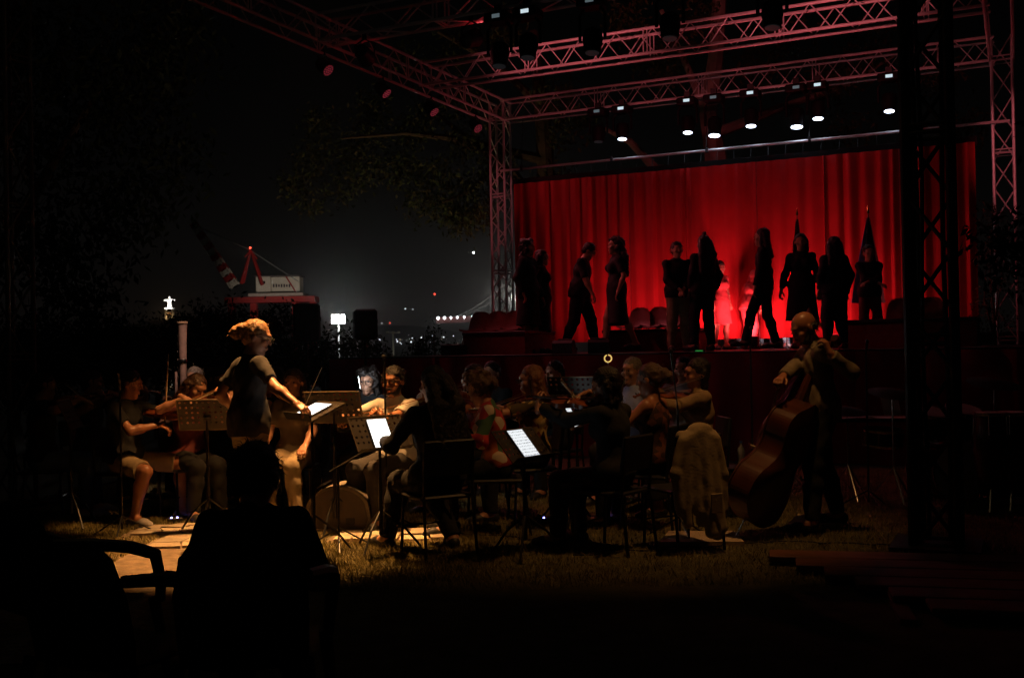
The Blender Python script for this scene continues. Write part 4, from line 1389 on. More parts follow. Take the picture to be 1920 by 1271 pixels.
wash('added red wash lamp under the third truss toward the right', 6.8, 6.2, W(6.6, 0, 8.5), 165, 74)
wash('added red wash lamp under the third truss aimed at the right tower', 8.5, 6.2, W(9.6, 0, 4.4), 320, 22)

# loudspeakers on stands behind the orchestra
def pa_speaker(lab, slab, x0, x1, y0, y1, D):
    c = at((x0 + x1) / 2, (y0 + y1) / 2, D)
    wd = (x1 - x0) / FPX * D; hh = (y1 - y0) / FPX * D
    e = thing('loudspeaker', lab, 'loudspeaker', (c.x, c.y, c.z - hh / 2), R(12), 'loudspeakers on stands')
    MB().box((0, 0, hh / 2), (wd, .34, hh), None, .03).build('cabinet', PLAS, e)
    MB().box((0, -.175, hh / 2), (wd * .88, .012, hh * .9), None, .004).build('grille', mat('speaker_grille', (.03, .03, .03), .7), e)
    for s_ in (-1, 1): MB().box((s_ * (wd / 2 + .004), 0, hh * .6), (.012, .12, .05)).build('handle', BLKM, e)
    s = thing('speaker_stand', slab, 'speaker stand', (c.x, c.y, 0), 0, 'speaker stands')
    zt = c.z - hh / 2 - .002
    MB().tube((0, 0, .12), (0, 0, zt), .02, .018, 8).build('pole', BLKM, s)
    MB().lathe([(.03, -.04), (.035, .04)], 8, (0, 0, .75)).build('collar', BLKM, s)
    for q in range(3):
        a = q * 2.094 + .5
        MB().tube((0, 0, .7), (.55 * math.cos(a), .55 * math.sin(a), .012), .012, n=6).build('leg', BLKM, s)
pa_speaker('larger black loudspeaker left of the glaring floodlight', 'tripod stand under the larger loudspeaker', 550, 600, 570, 641, 13.5)
pa_speaker('smaller black loudspeaker right of the glaring floodlight', 'tripod stand under the smaller loudspeaker', 663, 706, 580, 637, 13.0)

# ------------------------------------------------------------------ trees
def leaf_mesh(name, clusters, n, size, mts, droop=.5, seed=1):
    rng = np.random.default_rng(seed)
    wts = np.array([c[2] if len(c) > 2 else 1 for c in clusters], float); wts /= wts.sum()
    V = []; idx = []
    for c, w_ in zip(clusters, wts):
        m_ = max(4, int(n * w_))
        # sprays: leaves gathered round small twig ends inside the clump
        tw = max(3, m_ // 14)
        d = rng.normal(0, 1, (tw, 3)); d /= np.linalg.norm(d, axis=1)[:, None]
        tc = np.array(c[0]) + d * np.array(c[1]) * rng.uniform(.35, 1.0, (tw, 1))
        p = tc[rng.integers(0, tw, m_)] + rng.normal(0, size * 1.3, (m_, 3))
        L = size * rng.uniform(.6, 1.3, m_)[:, None]
        ax = rng.normal(0, 1, (m_, 3)); ax[:, 2] -= droop * 1.6; ax /= np.linalg.norm(ax, axis=1)[:, None]
        sd_ = np.cross(ax, rng.normal(0, 1, (m_, 3))); sd_ /= np.linalg.norm(sd_, axis=1)[:, None]
        nr = np.cross(ax, sd_)
        q = np.stack([p, p + ax * L * .5 + sd_ * L * .2 + nr * L * .05, p + ax * L, p + ax * L * .5 - sd_ * L * .2 + nr * L * .05], 1)
        V.append(q.reshape(-1, 3))
        idx.append(rng.integers(0, len(mts), m_))
    V = np.concatenate(V); idx = np.concatenate(idx)
    me = np_mesh(name, V, np.arange(len(V)).reshape(-1, 4), None)
    for q in mts: me.materials.append(q)
    me.polygons.foreach_set('material_index', idx.astype(np.int32))
    me.polygons.foreach_set('use_smooth', np.zeros(len(idx), dtype=bool))
    return me
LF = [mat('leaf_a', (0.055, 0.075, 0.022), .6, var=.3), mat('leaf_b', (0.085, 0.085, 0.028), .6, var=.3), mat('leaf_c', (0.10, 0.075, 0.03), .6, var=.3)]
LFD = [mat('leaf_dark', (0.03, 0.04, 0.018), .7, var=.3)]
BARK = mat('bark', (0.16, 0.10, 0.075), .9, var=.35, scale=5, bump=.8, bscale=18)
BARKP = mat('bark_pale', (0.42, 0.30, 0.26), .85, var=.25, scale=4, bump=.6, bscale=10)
def tree(name, lab, cat, base, limbs, clusters, n, size, mts=LF, seed=1, bark=BARK, group=None, crown='crown'):
    e = thing(name, lab, cat, base, 0, group)
    b0 = Vector(base)
    for i, (pts, rs) in enumerate(limbs):
        MB().path([Vector(p) - b0 for p in pts], rs, 8).build('trunk' if i == 0 else 'limb', bark, e, True)
    me = leaf_mesh(crown, [(tuple(Vector(c[0]) - b0),) + tuple(c[1:]) for c in clusters], n, size, mts, seed=seed)
    link_mesh(crown, me, e)
    return e
def cl(x, y, D, rpx, wt=1.0):
    r_ = rpx / FPX * D
    return (tuple(at(x, y, D)), (r_, r_ * 1.3, r_ * .8), wt)
D_ = 25.0
tb = at(1020, 700, 26); tb.z = 0
tree('plane_tree', 'dim green tree whose foliage hangs left of the stage tower', 'tree', tb,
     [([tb, at(1030, 450, 26), at(1020, 250, 26), at(1000, 60, 26.5)], [.32, .26, .2, .12]),
      ([at(1025, 400, 26), at(940, 300, 25.5), at(850, 260, 25), at(760, 250, 24.5), at(640, 260, 24)], [.16, .11, .08, .05, .02]),
      ([at(1022, 300, 26), at(930, 280, 25.6), at(880, 262, 25.2), at(800, 200, 25)], [.14, .10, .07, .03]),
      ([at(940, 300, 25.5), at(880, 360, 25), at(830, 380, 24.5)], [.08, .05, .02]),
      ([at(1015, 200, 26), at(930, 120, 25), at(820, 60, 24.5)], [.12, .08, .03])],
     [cl(545, 345, D_, 26, .7), cl(575, 300, D_, 34), cl(605, 235, D_, 36), cl(590, 380, D_, 20, .4), cl(645, 290, D_, 40), cl(680, 320, D_, 34), cl(640, 350, D_, 30, .6), cl(700, 200, D_, 32), cl(690, 245, D_, 30),
      cl(740, 300, D_, 44), cl(770, 330, D_, 40), cl(780, 240, D_, 36), cl(800, 380, D_, 34), cl(830, 330, D_, 44), cl(840, 395, D_, 30), cl(870, 270, D_, 40), cl(885, 350, D_, 40), cl(905, 400, D_, 24), cl(930, 310, D_, 36), cl(815, 205, D_, 34), cl(880, 190, D_, 36), cl(860, 410, D_, 22), cl(920, 230, D_, 30),
      cl(760, 120, D_, 44), cl(850, 90, D_, 50), cl(940, 60, D_, 50)], 9000, .13, seed=21)
tb = at(1345, 700, 24); tb.z = 0
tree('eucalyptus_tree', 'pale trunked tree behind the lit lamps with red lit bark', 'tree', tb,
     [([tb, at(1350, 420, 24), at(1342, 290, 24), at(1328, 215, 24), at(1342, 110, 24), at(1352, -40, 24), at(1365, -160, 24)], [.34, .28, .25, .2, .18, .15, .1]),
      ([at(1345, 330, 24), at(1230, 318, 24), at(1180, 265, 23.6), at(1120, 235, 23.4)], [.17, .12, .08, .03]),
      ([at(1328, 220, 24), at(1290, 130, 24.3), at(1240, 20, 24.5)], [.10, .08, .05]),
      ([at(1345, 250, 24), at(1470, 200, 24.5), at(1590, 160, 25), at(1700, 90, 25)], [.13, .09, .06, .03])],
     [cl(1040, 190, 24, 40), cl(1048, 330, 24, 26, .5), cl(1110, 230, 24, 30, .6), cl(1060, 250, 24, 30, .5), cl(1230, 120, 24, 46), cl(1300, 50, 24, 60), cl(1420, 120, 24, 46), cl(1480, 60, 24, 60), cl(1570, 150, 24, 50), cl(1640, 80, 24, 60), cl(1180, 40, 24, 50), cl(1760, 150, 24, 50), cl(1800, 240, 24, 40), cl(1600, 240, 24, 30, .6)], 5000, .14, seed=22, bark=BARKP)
# twiggy shrub by the right rear tower and a dark branch reaching in from the right
tb = at(1868, 800, 15.2); tb.z = 0
tree('tall_shrub', 'twiggy shrub with leaves tinted as if warm lit before the right rear tower', 'shrub', tb,
     [([tb, at(1866, 620, 15.2), at(1856, 520, 15.2), at(1862, 380, 15.2)], [.03, .022, .015, .006]), ([at(1866, 640, 15.2), at(1846, 560, 15.0), at(1852, 450, 15)], [.02, .012, .005]), ([at(1866, 600, 15.2), at(1880, 520, 15.4), at(1872, 430, 15.3)], [.02, .012, .005])],
     [cl(1856, 400, 15.2, 22), cl(1868, 440, 15.2, 20), cl(1850, 480, 15.2, 18), cl(1862, 530, 15.2, 20), cl(1850, 570, 15.2, 20), cl(1872, 600, 15.2, 24), cl(1846, 610, 15.2, 14, .6)], 900, .055, seed=23, mts=[mat('leaf_warm_lit', (.20, .12, .04), .6, var=.3), LF[2]])  # leaf colour carries the warm light, no lamp is aimed here
tb = Vector((3.55, 6.2, 0))
tree('young_tree', 'dark leafy branch reaching in front of the right rear tower', 'tree', tb,
     [([tb, (3.5, 6.2, 1.2), (3.42, 6.15, 2.6), (3.4, 6.1, 3.4)], [.05, .045, .035, .015]), ([(3.46, 6.18, 1.75), at(1930, 500, 6.0), at(1880, 460, 6.0), at(1830, 410, 6.0)], [.022, .015, .009, .004]), ([(3.47, 6.18, 1.6), at(1930, 520, 6), at(1870, 505, 6.0)], [.018, .01, .004])],
     [cl(1838, 430, 6, 14, .4), cl(1862, 448, 6, 20), cl(1890, 470, 6, 26), cl(1910, 450, 6, 20), cl(1880, 505, 6, 16, .6), cl(1920, 490, 6, 26), cl(1960, 480, 6, 50, 2), cl(2010, 400, 6, 60, 2), cl(1990, 250, 6, 50, 1.5)], 900, .06, seed=24, mts=LFD)
# dark trees at the left and hedges
tb = Vector((-13.5, 26, 0))
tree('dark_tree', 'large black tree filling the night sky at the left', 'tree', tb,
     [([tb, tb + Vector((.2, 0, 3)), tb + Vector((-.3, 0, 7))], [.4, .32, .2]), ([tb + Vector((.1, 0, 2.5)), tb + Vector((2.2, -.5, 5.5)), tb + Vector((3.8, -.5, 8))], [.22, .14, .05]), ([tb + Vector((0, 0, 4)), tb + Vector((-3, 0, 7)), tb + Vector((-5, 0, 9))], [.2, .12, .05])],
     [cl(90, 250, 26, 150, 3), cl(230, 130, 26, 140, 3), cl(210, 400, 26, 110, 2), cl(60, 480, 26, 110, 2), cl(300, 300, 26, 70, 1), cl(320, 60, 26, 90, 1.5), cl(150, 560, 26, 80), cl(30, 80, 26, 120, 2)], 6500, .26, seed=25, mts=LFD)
def hedge(lab, pts, D, n, size, seed, cat='hedge', name='hedge'):
    c0 = at(pts[0][0], pts[0][1], D)
    base = Vector((at(pts[len(pts) // 2][0], 650, D).x, D, 0))
    limbs = [([Vector((at(x, y, D).x, D, 0)), Vector((at(x, y, D).x + .05, D, at(x, y, D).z * .6)), at(x, y, D)], [.05, .035, .01]) for (x, y, r_) in pts[::2]]
    tree(name, lab, cat, base, limbs, [cl(x, y, D, r_, r_ * r_ / 900.0) for (x, y, r_) in pts], n, size, mts=LFD, seed=seed, group='dark hedges behind the orchestra', crown='foliage')
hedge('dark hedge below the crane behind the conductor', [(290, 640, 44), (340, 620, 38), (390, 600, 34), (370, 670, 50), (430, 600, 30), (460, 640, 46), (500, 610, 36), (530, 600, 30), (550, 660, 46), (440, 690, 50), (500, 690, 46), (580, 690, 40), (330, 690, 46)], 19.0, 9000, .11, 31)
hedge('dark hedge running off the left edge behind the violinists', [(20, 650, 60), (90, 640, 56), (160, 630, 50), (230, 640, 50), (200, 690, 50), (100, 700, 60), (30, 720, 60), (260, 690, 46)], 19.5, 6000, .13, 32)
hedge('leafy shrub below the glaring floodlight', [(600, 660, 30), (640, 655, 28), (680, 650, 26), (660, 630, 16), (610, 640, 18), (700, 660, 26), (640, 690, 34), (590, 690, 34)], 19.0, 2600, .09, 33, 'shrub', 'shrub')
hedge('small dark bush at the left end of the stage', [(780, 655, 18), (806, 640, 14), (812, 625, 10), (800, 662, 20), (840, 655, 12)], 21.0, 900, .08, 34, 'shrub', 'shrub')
# ================================================================== INSTRUMENTS AND FURNITURE
def axes(o_, y, z):
    y = Vector(y).normalized(); z = Vector(z); z = (z - y * z.dot(y)).normalized(); x = y.cross(z)
    M_ = Matrix.Identity(4)
    for i in range(3): M_[i][0], M_[i][1], M_[i][2], M_[i][3] = x[i], y[i], z[i], o_[i]
    return M_
def fiddle_meshes(half, rib, neck0, neckL, scroll, fbw, strr, varn, nm):
    """half: (y, half width) along the body; returns list of (name, mesh, parent index)."""
    out = []
    pts = []
    for i in range(len(half) - 1):
        for q in range(4):
            t = q / 4
            y0, w0 = half[max(i - 1, 0)]; y1, w1 = half[i]; y2, w2 = half[i + 1]; y3, w3 = half[min(i + 2, len(half) - 1)]
            def cr(a, b, c, d): return .5 * (2 * b + (c - a) * t + (2 * a - 5 * b + 4 * c - d) * t * t + (3 * b - a - 3 * c + d) * t ** 3)
            pts.append((cr(y0, y1, y2, y3), max(.001, cr(w0, w1, w2, w3))))
    pts.append(half[-1])
    L = half[-1][0]
    ol = [(w, y) for y, w in pts] + [(-w, y) for y, w in reversed(pts)]
    g = MB(); g.prism([(x * .97, (y - L / 2) * .985 + L / 2) for x, y in ol], -rib, 0)
    out.append(('ribs', g.mesh('ribs', varn, False), None))
    def plate(z0, bulge):
        g = MB(); n = len(ol); vs, fs = [], []
        rings = [1.0, 1.0, .8, .45, .08]
        zz = [0, .12, .5, .9, 1.0]
        for r_, z_ in zip(rings, zz):
            for (x, y) in ol: vs.append((x * r_, (y - L / 2) * r_ + L / 2, z0 + bulge * z_))
        for j in range(len(rings) - 1):
            for i in range(n):
                k = (i + 1) % n
                f = (j * n + i, j * n + k, (j + 1) * n + k, (j + 1) * n + i)
                fs.append(f if bulge > 0 else f[::-1])
        fs.append(tuple(range((len(rings) - 1) * n, len(rings) * n)))
        g._add(vs, fs); return g
    out.append(('top_plate', plate(.0005, rib * .5).mesh('top_plate', varn, True), None))
    out.append(('back_plate', plate(-rib - .0005, -rib * .4).mesh('back_plate', varn, True), None))
    u = L / .356
    g = MB()
    g.path([(0, neck0, -rib * .2), (0, neck0 + neckL, .002 * u), (0, neck0 + neckL + scroll * .6, -.006 * u), (0, neck0 + neckL + scroll, -.018 * u)], [.014 * u, .011 * u, .011 * u, .007 * u], 8)
    g.lathe([(.010 * u, -.016 * u), (.013 * u, 0), (.010 * u, .016 * u)], 10, (0, neck0 + neckL + scroll, -.022 * u), frame(Vector((1, 0, 0))))
    out.append(('neck', g.mesh('neck', varn, True), None))
    g = MB()
    for i in range(4):
        sx = 1 if i % 2 else -1
        yy = neck0 + neckL + scroll * (.2 + .16 * i)
        g.tube((0, yy, -.002 * u), (sx * .035 * u, yy, -.002 * u), .0035 * u, .006 * u, 6)
    out.append(('pegs', g.mesh('pegs', EBON), None))
    bridge_y = L * .53
    out.append(('fingerboard', MB().box((0, (L * .62 + neck0 + neckL) / 2, .018 * u), (fbw, neck0 + neckL - L * .62, .007 * u), Matrix.Rotation(R(2), 3, 'X')).mesh('fingerboard', EBON), None))
    out.append(('bridge', MB().prism([(-.021 * u, 0), (.021 * u, 0), (.018 * u, .03 * u), (0, .036 * u), (-.018 * u, .03 * u)], -.002 * u, .002 * u, Matrix(((1, 0, 0, 0), (0, 0, -1, bridge_y), (0, 1, 0, rib * .3), (0, 0, 0, 1)))).mesh('bridge', PALEW), None))
    out.append(('tailpiece', MB().prism([(-.008 * u, .012 * u), (.008 * u, .012 * u), (.021 * u, L * .36), (-.021 * u, L * .36)], rib * .5 + .008 * u, rib * .5 + .014 * u).mesh('tailpiece', EBON), None))
    g = MB()
    for i in range(4):
        x = (-1.5 + i) * .0105 * u
        g.path([(x, L * .35, rib * .5 + .012 * u), (x * 1.1, bridge_y, rib * .3 + .036 * u), (x * .5, neck0 + neckL, .024 * u)], strr, 4)
    out.append(('strings', g.mesh('strings', CHROME), None))
    return out
VHALF = [(0, .012), (.012, .055), (.045, .093), (.085, .104), (.125, .092), (.148, .075), (.17, .060), (.20, .056), (.222, .062), (.235, .072), (.27, .083), (.305, .080), (.335, .055), (.352, .025), (.356, .012)]
VIOL = fiddle_meshes(VHALF, .032, .35, .135, .10, .026, .0009, VARN, 'violin')
chin = MB().sphere((-.05, .05, .03), .04, 10, (1, .8, .35)).mesh('chin_rest', EBON, True)
VIOL.append(('chin_rest', chin, None))
BHALF = [(0, .03), (.03, .16), (.12, .30), (.24, .335), (.36, .31), (.45, .25), (.54, .195), (.62, .185), (.69, .205), (.74, .235), (.84, .265), (.94, .235), (1.03, .14), (1.09, .075), (1.12, .04)]
BASSM = fiddle_meshes(BHALF, .19, 1.08, .42, .22, .06, .002, VARD, 'double_bass')
BASSM.append(('endpin', MB().tube((0, .01, -.1), (0, -.16, -.1), .008, .005, 8).mesh('endpin', CHROME), None))
def instrument(name, lab, meshes, M4, cat, group=None, sc=1.0):
    e = thing(name, lab, cat, (0, 0, 0), 0, group)
    e.matrix_world = M4 @ Matrix.Diagonal((sc, sc, sc, 1))
    for nm, me, _p in meshes:
        link_mesh(nm, me, e)
    return e
BOWM = [('stick', MB().path([(0, 0, 0), (0, .2, -.004), (0, .4, -.008), (0, .6, -.005), (0, .73, .004), (0, .745, -.016)], [.0052, .0046, .0042, .004, .0038, .004], 6).mesh('stick', mat('bow_wood', (.3, .13, .05), .35), True), None),
        ('bow_hair', MB().box((0, .385, -.021), (.011, .70, .0025)).mesh('bow_hair', mat('bow_hair', (.7, .62, .42), .7), False), None),
        ('frog', MB().box((0, .03, -.012), (.013, .045, .02), None, .003).mesh('frog', EBON), None)]
BASSBOW = BOWM
def bow(lab, a, b, up, group='violin bows', name='violin_bow', cat='bow', sc=1.0):
    return instrument(name, lab, BOWM, axes(a, Vector(b) - Vector(a), up), cat, group, sc)

# ---- music stands
DESKM = mat('stand_desk', (0.05, 0.042, 0.035), 0.45, 0.3, var=0.2)
def desk_mesh(nx_=10, ny_=6, c=.047, hole=.0105, th=.0022):
    g = MB()
    W_, H_ = nx_ * c, ny_ * c
    for i in range(nx_):
        for j in range(ny_):
            cx, cz = -W_ / 2 + (i + .5) * c, (j + .5) * c
            hs = c / 2
            if j in (0,) or (j == 3 and i in (0, nx_ - 1)):
                g.box((cx, 0, cz), (c, th, c))
                continue
            outer = [(-hs, -hs), (0, -hs), (hs, -hs), (hs, 0), (hs, hs), (0, hs), (-hs, hs), (-hs, 0)]
            inner = [(hole * math.cos(R(225 + 45 * q)), hole * math.sin(R(225 + 45 * q))) for q in range(8)]
            vs = []
            for yy in (-th / 2, th / 2):
                vs += [(cx + x, yy, cz + z) for x, z in outer] + [(cx + x, yy, cz + z) for x, z in inner]
            fs = []
            for q in range(8):
                k = (q + 1) % 8
                fs.append((q, k, 8 + k, 8 + q)); fs.append((16 + k, 16 + q, 24 + q, 24 + k)); fs.append((8 + q, 8 + k, 24 + k, 24 + q))
            g._add(vs, fs)
    return g
DESK_ME = desk_mesh().mesh('desk', DESKM)
RIM_ME = MB().box((0, 0, .0015), (.476, .008, .008)).box((0, 0, .2825), (.476, .008, .008)).box((-.236, 0, .141), (.008, .008, .27)).box((.236, 0, .141), (.008, .008, .27)).mesh('desk_rim', mat('stand_rim', (.16, .12, .08), .35, .6))
LIP_ME = MB().box((0, -.03, -.003), (.47, .06, .004)).mesh('ledge', DESKM)
def music_stand(lab, loc, yaw, h=.98, tilt=35):
    e = thing('music_stand', lab, 'music stand', loc, R(yaw), 'music stands of the orchestra')
    d = link_mesh('desk', DESK_ME, e)
    d.matrix_local = Matrix.Translation((0, .02, h)) @ Matrix.Rotation(R(-tilt), 4, 'X')
    for nm, me in (('desk_rim', RIM_ME), ('ledge', LIP_ME)):
        q = link_mesh(nm, me, d)
    ys = .02 + .10 * math.sin(R(tilt)) + .022 * math.cos(R(tilt)); zs = h + .10 * math.cos(R(tilt)) - .022 * math.sin(R(tilt))
    MB().tube((0, ys, .30), (0, ys, zs), .011, n=8).build('shaft', BLKM, e)
    MB().tube((0, ys, .12), (0, ys, .55), .016, n=8).build('outer_shaft', BLKM, e)
    MB().box((0, .016, .10), (.06, .024, .05)).build('pivot', BLKM, d)
    for q in range(3):
        a = R(90 + 120 * q)
        MB().path([(0, ys, .30), (.17 * math.cos(a), ys + .17 * math.sin(a), .17), (.30 * math.cos(a), ys + .30 * math.sin(a), .012)], .009, 6).build('leg', BLKM, e)
    return e
def stand_panel(M4_local_of_stand, e, h, tilt, u, v):
    """World matrix of a sheet lying on the desk of stand e, offset u along and v up the desk."""
    return e.matrix_basis @ Matrix.Translation((0, .02, h)) @ Matrix.Rotation(R(-tilt), 4, 'X') @ Matrix.Translation((u, -.012, v))
def screen_mat(name, strength, col=(1, 1, 1)):
    mt = mat(name, (.03, .03, .03), .2)
    n = mt.node_tree; b = n.nodes['Principled BSDF']
    tc = n.nodes.new('ShaderNodeTexCoord'); sp_ = n.nodes.new('ShaderNodeSeparateXYZ')
    n.links.new(tc.outputs['Object'], sp_.inputs[0])
    def mth(op, a, b_):
        q = n.nodes.new('ShaderNodeMath'); q.operation = op
        for i, s_ in enumerate((a, b_)):
            if isinstance(s_, (int, float)): q.inputs[i].default_value = s_
            else: n.links.new(s_, q.inputs[i])
        return q.outputs[0]
    row = mth('FRACT', mth('MULTIPLY', sp_.outputs['Z'], 38.0), 0)      # one staff every 26 mm
    inst = mth('LESS_THAN', row, 0.42)
    nz = n.nodes.new('ShaderNodeTexNoise'); nz.inputs['Scale'].default_value = 120
    n.links.new(tc.outputs['Object'], nz.inputs['Vector'])
    ink = mth('MULTIPLY', inst, mth('GREATER_THAN', nz.outputs['Fac'], .52))
    val = mth('SUBTRACT', 1.0, mth('MULTIPLY', ink, .6))
    b.inputs['Emission Color'].default_value = list(col) + [1]
    n.links.new(mth('MULTIPLY', val, strength), b.inputs['Emission Strength'])
    return mt
def tablet(lab, M4, w_, h_, mt, group='lit tablets on the music stands'):
    e = thing('tablet', lab, 'tablet', (0, 0, 0), 0, group)
    e.matrix_world = M4
    MB().box((0, 0, h_ / 2), (w_, .009, h_), None, .003).build('case', PLAS, e)
    MB().box((0, -.0056, h_ / 2), (w_ - .016, .002, h_ - .02)).build('screen', mt, e)
    return e

# ---- chairs of the orchestra
def orch_chair():
    e = thing('black_chair', 'x', 'chair')
    MB().box((0, .02, .435), (.42, .41, .03), None, .012).build('seat', PLAS, e)
    MB().box((0, -.205, .72), (.40, .025, .26), Matrix.Rotation(R(8), 3, 'X'), .01).build('backrest', PLAS, e)
    for s_ in (-1, 1):
        MB().tube((s_ * .19, .19, .43), (s_ * .20, .22, 0), .012, n=6).build('leg', BLKM, e)
        MB().path([(s_ * .19, -.225, .84), (s_ * .19, -.19, .44), (s_ * .20, -.24, 0)], .012, 6).build('leg', BLKM, e)
    MB().tube((-.19, .2, .2), (.19, .2, .2), .008, n=5).build('stretcher', BLKM, e)
    return e
OC0 = orch_chair(); OCN = [0]
def chair_at(lab, loc, yaw):
    o = OC0 if OCN[0] == 0 else tree_copy(OC0)
    OCN[0] += 1
    place(o, loc, R(yaw)); tag(o, lab, 'chair', 'black chairs of the orchestra')
    return o

def floorpt(x, D): return Vector((gx(x, D), D, 0))
def to_local(loc, yaw, p):
    M_ = Matrix.Translation(Vector(loc)) @ Matrix.Rotation(R(yaw), 4, 'Z')
    return M_.inverted() @ Vector(p)

def seated(lab, chair_lab, x, D, yaw, **kw):
    loc = floorpt(x, D)
    chair_at(chair_lab, loc, yaw)
    return person(lab, loc, yaw, sit=True, **kw)
def violinist(lab, chair_lab, vlab, blab, x, D, yaw, bow_pos=.3, hold='play', vsc=1.0, stand=False, vdir=(-.42, .88, .05), low=0.0, bow_e=(.86, .42, -.22), **kw):
    loc = floorpt(x, D)
    h = kw.get('h', 1.72); s = h / 1.72
    hz = .535 if not stand else .93 * s
    og = Vector((-.055, .085 + low * .6, hz + .555 * s - low))
    d = Vector(vdir).normalized()
    up = Vector((-.25, -.1, 1))
    if hold == 'play':
        lw = og + d * (.46 * vsc) + Vector((.0, -.01, -.05))
        c = og + d * .20 + Vector((0, 0, .055))
        e = Vector(bow_e).normalized()
        fr = c + e * bow_pos
        rw = fr + e * .02 + Vector((0, -.06, .05))
        kw.update(Lw=lw, Rw=rw, Ldir=(.35, .25, .5), Lp=(.6, -.6, .2), Lcurl=55, Rcurl=40, Rp=(-.3, .2, -1), Lpole=(-.1, .2, -1), Rpole=(.8, -.3, -.35))
        if 'Rdir' not in kw: kw['Rdir'] = Vector((-.35, .75, -.35))
        kw.setdefault('head', (18, 8)); kw.setdefault('roll', -12)
    if not stand:
        inf = seated(lab, chair_lab, x, D, yaw, **kw)
    else:
        inf = person(lab, loc, yaw, **kw)
    M_ = inf['M']
    instrument('violin', vlab, VIOL, M_ @ axes(og, d, up), 'violin', 'violins and violas', vsc)
    if hold == 'play':
        a = fr; b = c - e * (.73 - bow_pos)
        a = a + Vector((0, 0, .025)); b = b + Vector((0, 0, .025))
        bow(blab, M_ @ a, M_ @ b, Vector((0, 0, 1)))
    return inf

# ================================================================== THE ORCHESTRA
# conductor
cl_ = floorpt(466, 8.13); cy = -48
rw_ = to_local(cl_, cy, at(556, 757, 7.72)); lw_ = to_local(cl_, cy, at(440, 770, 8.45))
CON = person('standing conductor in a dark shirt and khaki trousers, arm over the stand', cl_, cy, h=1.72, top=CHAR, sleeve=.72, bottom=KHAKI, hair='short+bun', hairm=HAIRG, glasses=BLKM, head=(-34, 14), lean=3,
       Rw=rw_, Lw=lw_, Rpole=(.5, -.3, -.8), Lpole=(-.4, -.5, -.9), Rp=(0, .3, -1), Rcurl=38, res=.0095, La=(-.13, .06, .075), Ra=(.13, -.02, .075), eyes=True, twist=-6)
Mc = CON['M']
ba = Mc @ (CON['Rw'] + CON['Rd'] * .07 + Vector((0, 0, -.02)))
bt = at(603, 690, 7.55)
e = thing('baton', 'pale conducting baton raised in the hand of the conductor', 'baton', ba)
MB().tube((0, 0, 0), bt - ba, .004, .0018, 6).build('shaft', mat('baton_white', (.75, .68, .55), .5), e)
MB().sphere((0, 0, 0), .011, 8, (1, 1, 1.5)).build('grip', PALEW, e)
CS = floorpt(556, 7.78)
cst = music_stand('conductor music stand with a bright page on its perforated desk', CS, cy - 8, 1.0, 66)
TABW = screen_mat('screen_bright', 2.6, (1, .97, .9)); TABM = screen_mat('screen_white', .95, (.93, .97, 1)); TABC = screen_mat('screen_cool', 45.0, (.85, .93, 1))
tablet('bright white page tablet on the desk under the conductor hand', stand_panel(None, cst, 1.0, 66, -.02, .03), .30, .21, TABW)

# left side players
violinist('violinist at the far left edge in jeans, almost lost in the dark', 'black chair of the violinist at the far left edge', 'violin of the player at the far left edge', 'bow of the player at the far left edge', 78, 10.0, -78, bottom=JEAN, top=BLACK, shoe=SHOEW, bow_pos=.45)
violinist('dim violinist seated behind the violinist in shorts', 'black chair behind the violinist in shorts', 'violin held by the dim player behind the violinist in shorts', 'bow of the dim player behind the violinist in shorts', 168, 10.9, -95, bottom=CHAR, top=CHAR, bow_pos=.4, hairm=HAIRB)
violinist('violinist in dark shirt and khaki shorts at the left, legs lit', 'black chair of the violinist in shorts', 'violin played by the player in shorts', 'bow of the player in shorts, its tip raised', 236, 9.66, -108, bottom=KHAKI, legs='shorts', top=BLACK, sleeve=.7, shoe=SHOEW, skin=SKIN2, bow_pos=.22, vdir=(-.25, .95, -.05), res=.0095, La=(-.20, .44, .075), Ra=(.24, .26, .075), kneeL=(-.35, 1, .2), kneeR=(.4, 1, .2), h=1.76, head=(20, 12), low=.12, bow_e=(.45, .25, -.95), roll=-4)
violinist('violinist in a wine top bent over the violin left of the conductor', 'black chair of the bent violinist left of the conductor', 'violin of the bent violinist left of the conductor', 'bow of the bent violinist left of the conductor', 352, 9.95, -140, bottom=BLACK, top=WINE, female=True, hair='short+long', hairm=HAIRB, bow_pos=.35, head=(10, 16), lean=8, eyes=True, h=1.66)
violinist('violinist half hidden behind the conductor shoulder', 'black chair of the violinist behind the conductor shoulder', 'violin of the player behind the conductor shoulder', 'bow of the player behind the conductor shoulder', 398, 10.9, -125, bottom=BLACK, top=BLACK, bow_pos=.3, eyes=True)
seated('bassoon player mostly hidden behind the bent violinist', 'black chair of the bassoon player', 366, 11.5, 178, top=CHAR, hair='short', hairm=HAIRY, Rw=(.28, .22, .78), Lw=(.12, .30, 1.0), Lcurl=55, Rcurl=55)
bz = at(342, 604, 11.2)
BAS = thing('bassoon', 'upright bassoon with a flared pale bell rising above the players', 'bassoon', (bz.x, bz.y, 0))
WOODR = mat('bassoon_wood', (.62, .42, .36), .35, var=.2)
zt = bz.z
MB().lathe([(.034, zt - .98), (.032, zt - .55), (.036, zt - .45), (.040, zt - .24), (.047, zt - .05), (.052, zt - .012), (.052, zt)], 16).build('bell_joint', WOODR, BAS, True)
MB().lathe([(.056, zt - .015), (.058, zt - .004), (.056, zt + .006), (.040, zt + .007)], 16).build('bell_ring', mat('ivory', (.75, .5, .33), .4), BAS, True)
MB().lathe([(.038, zt - .435), (.046, zt - .42), (.046, zt - .40), (.038, zt - .385)], 14).build('joint_ring', CHROME, BAS, True)
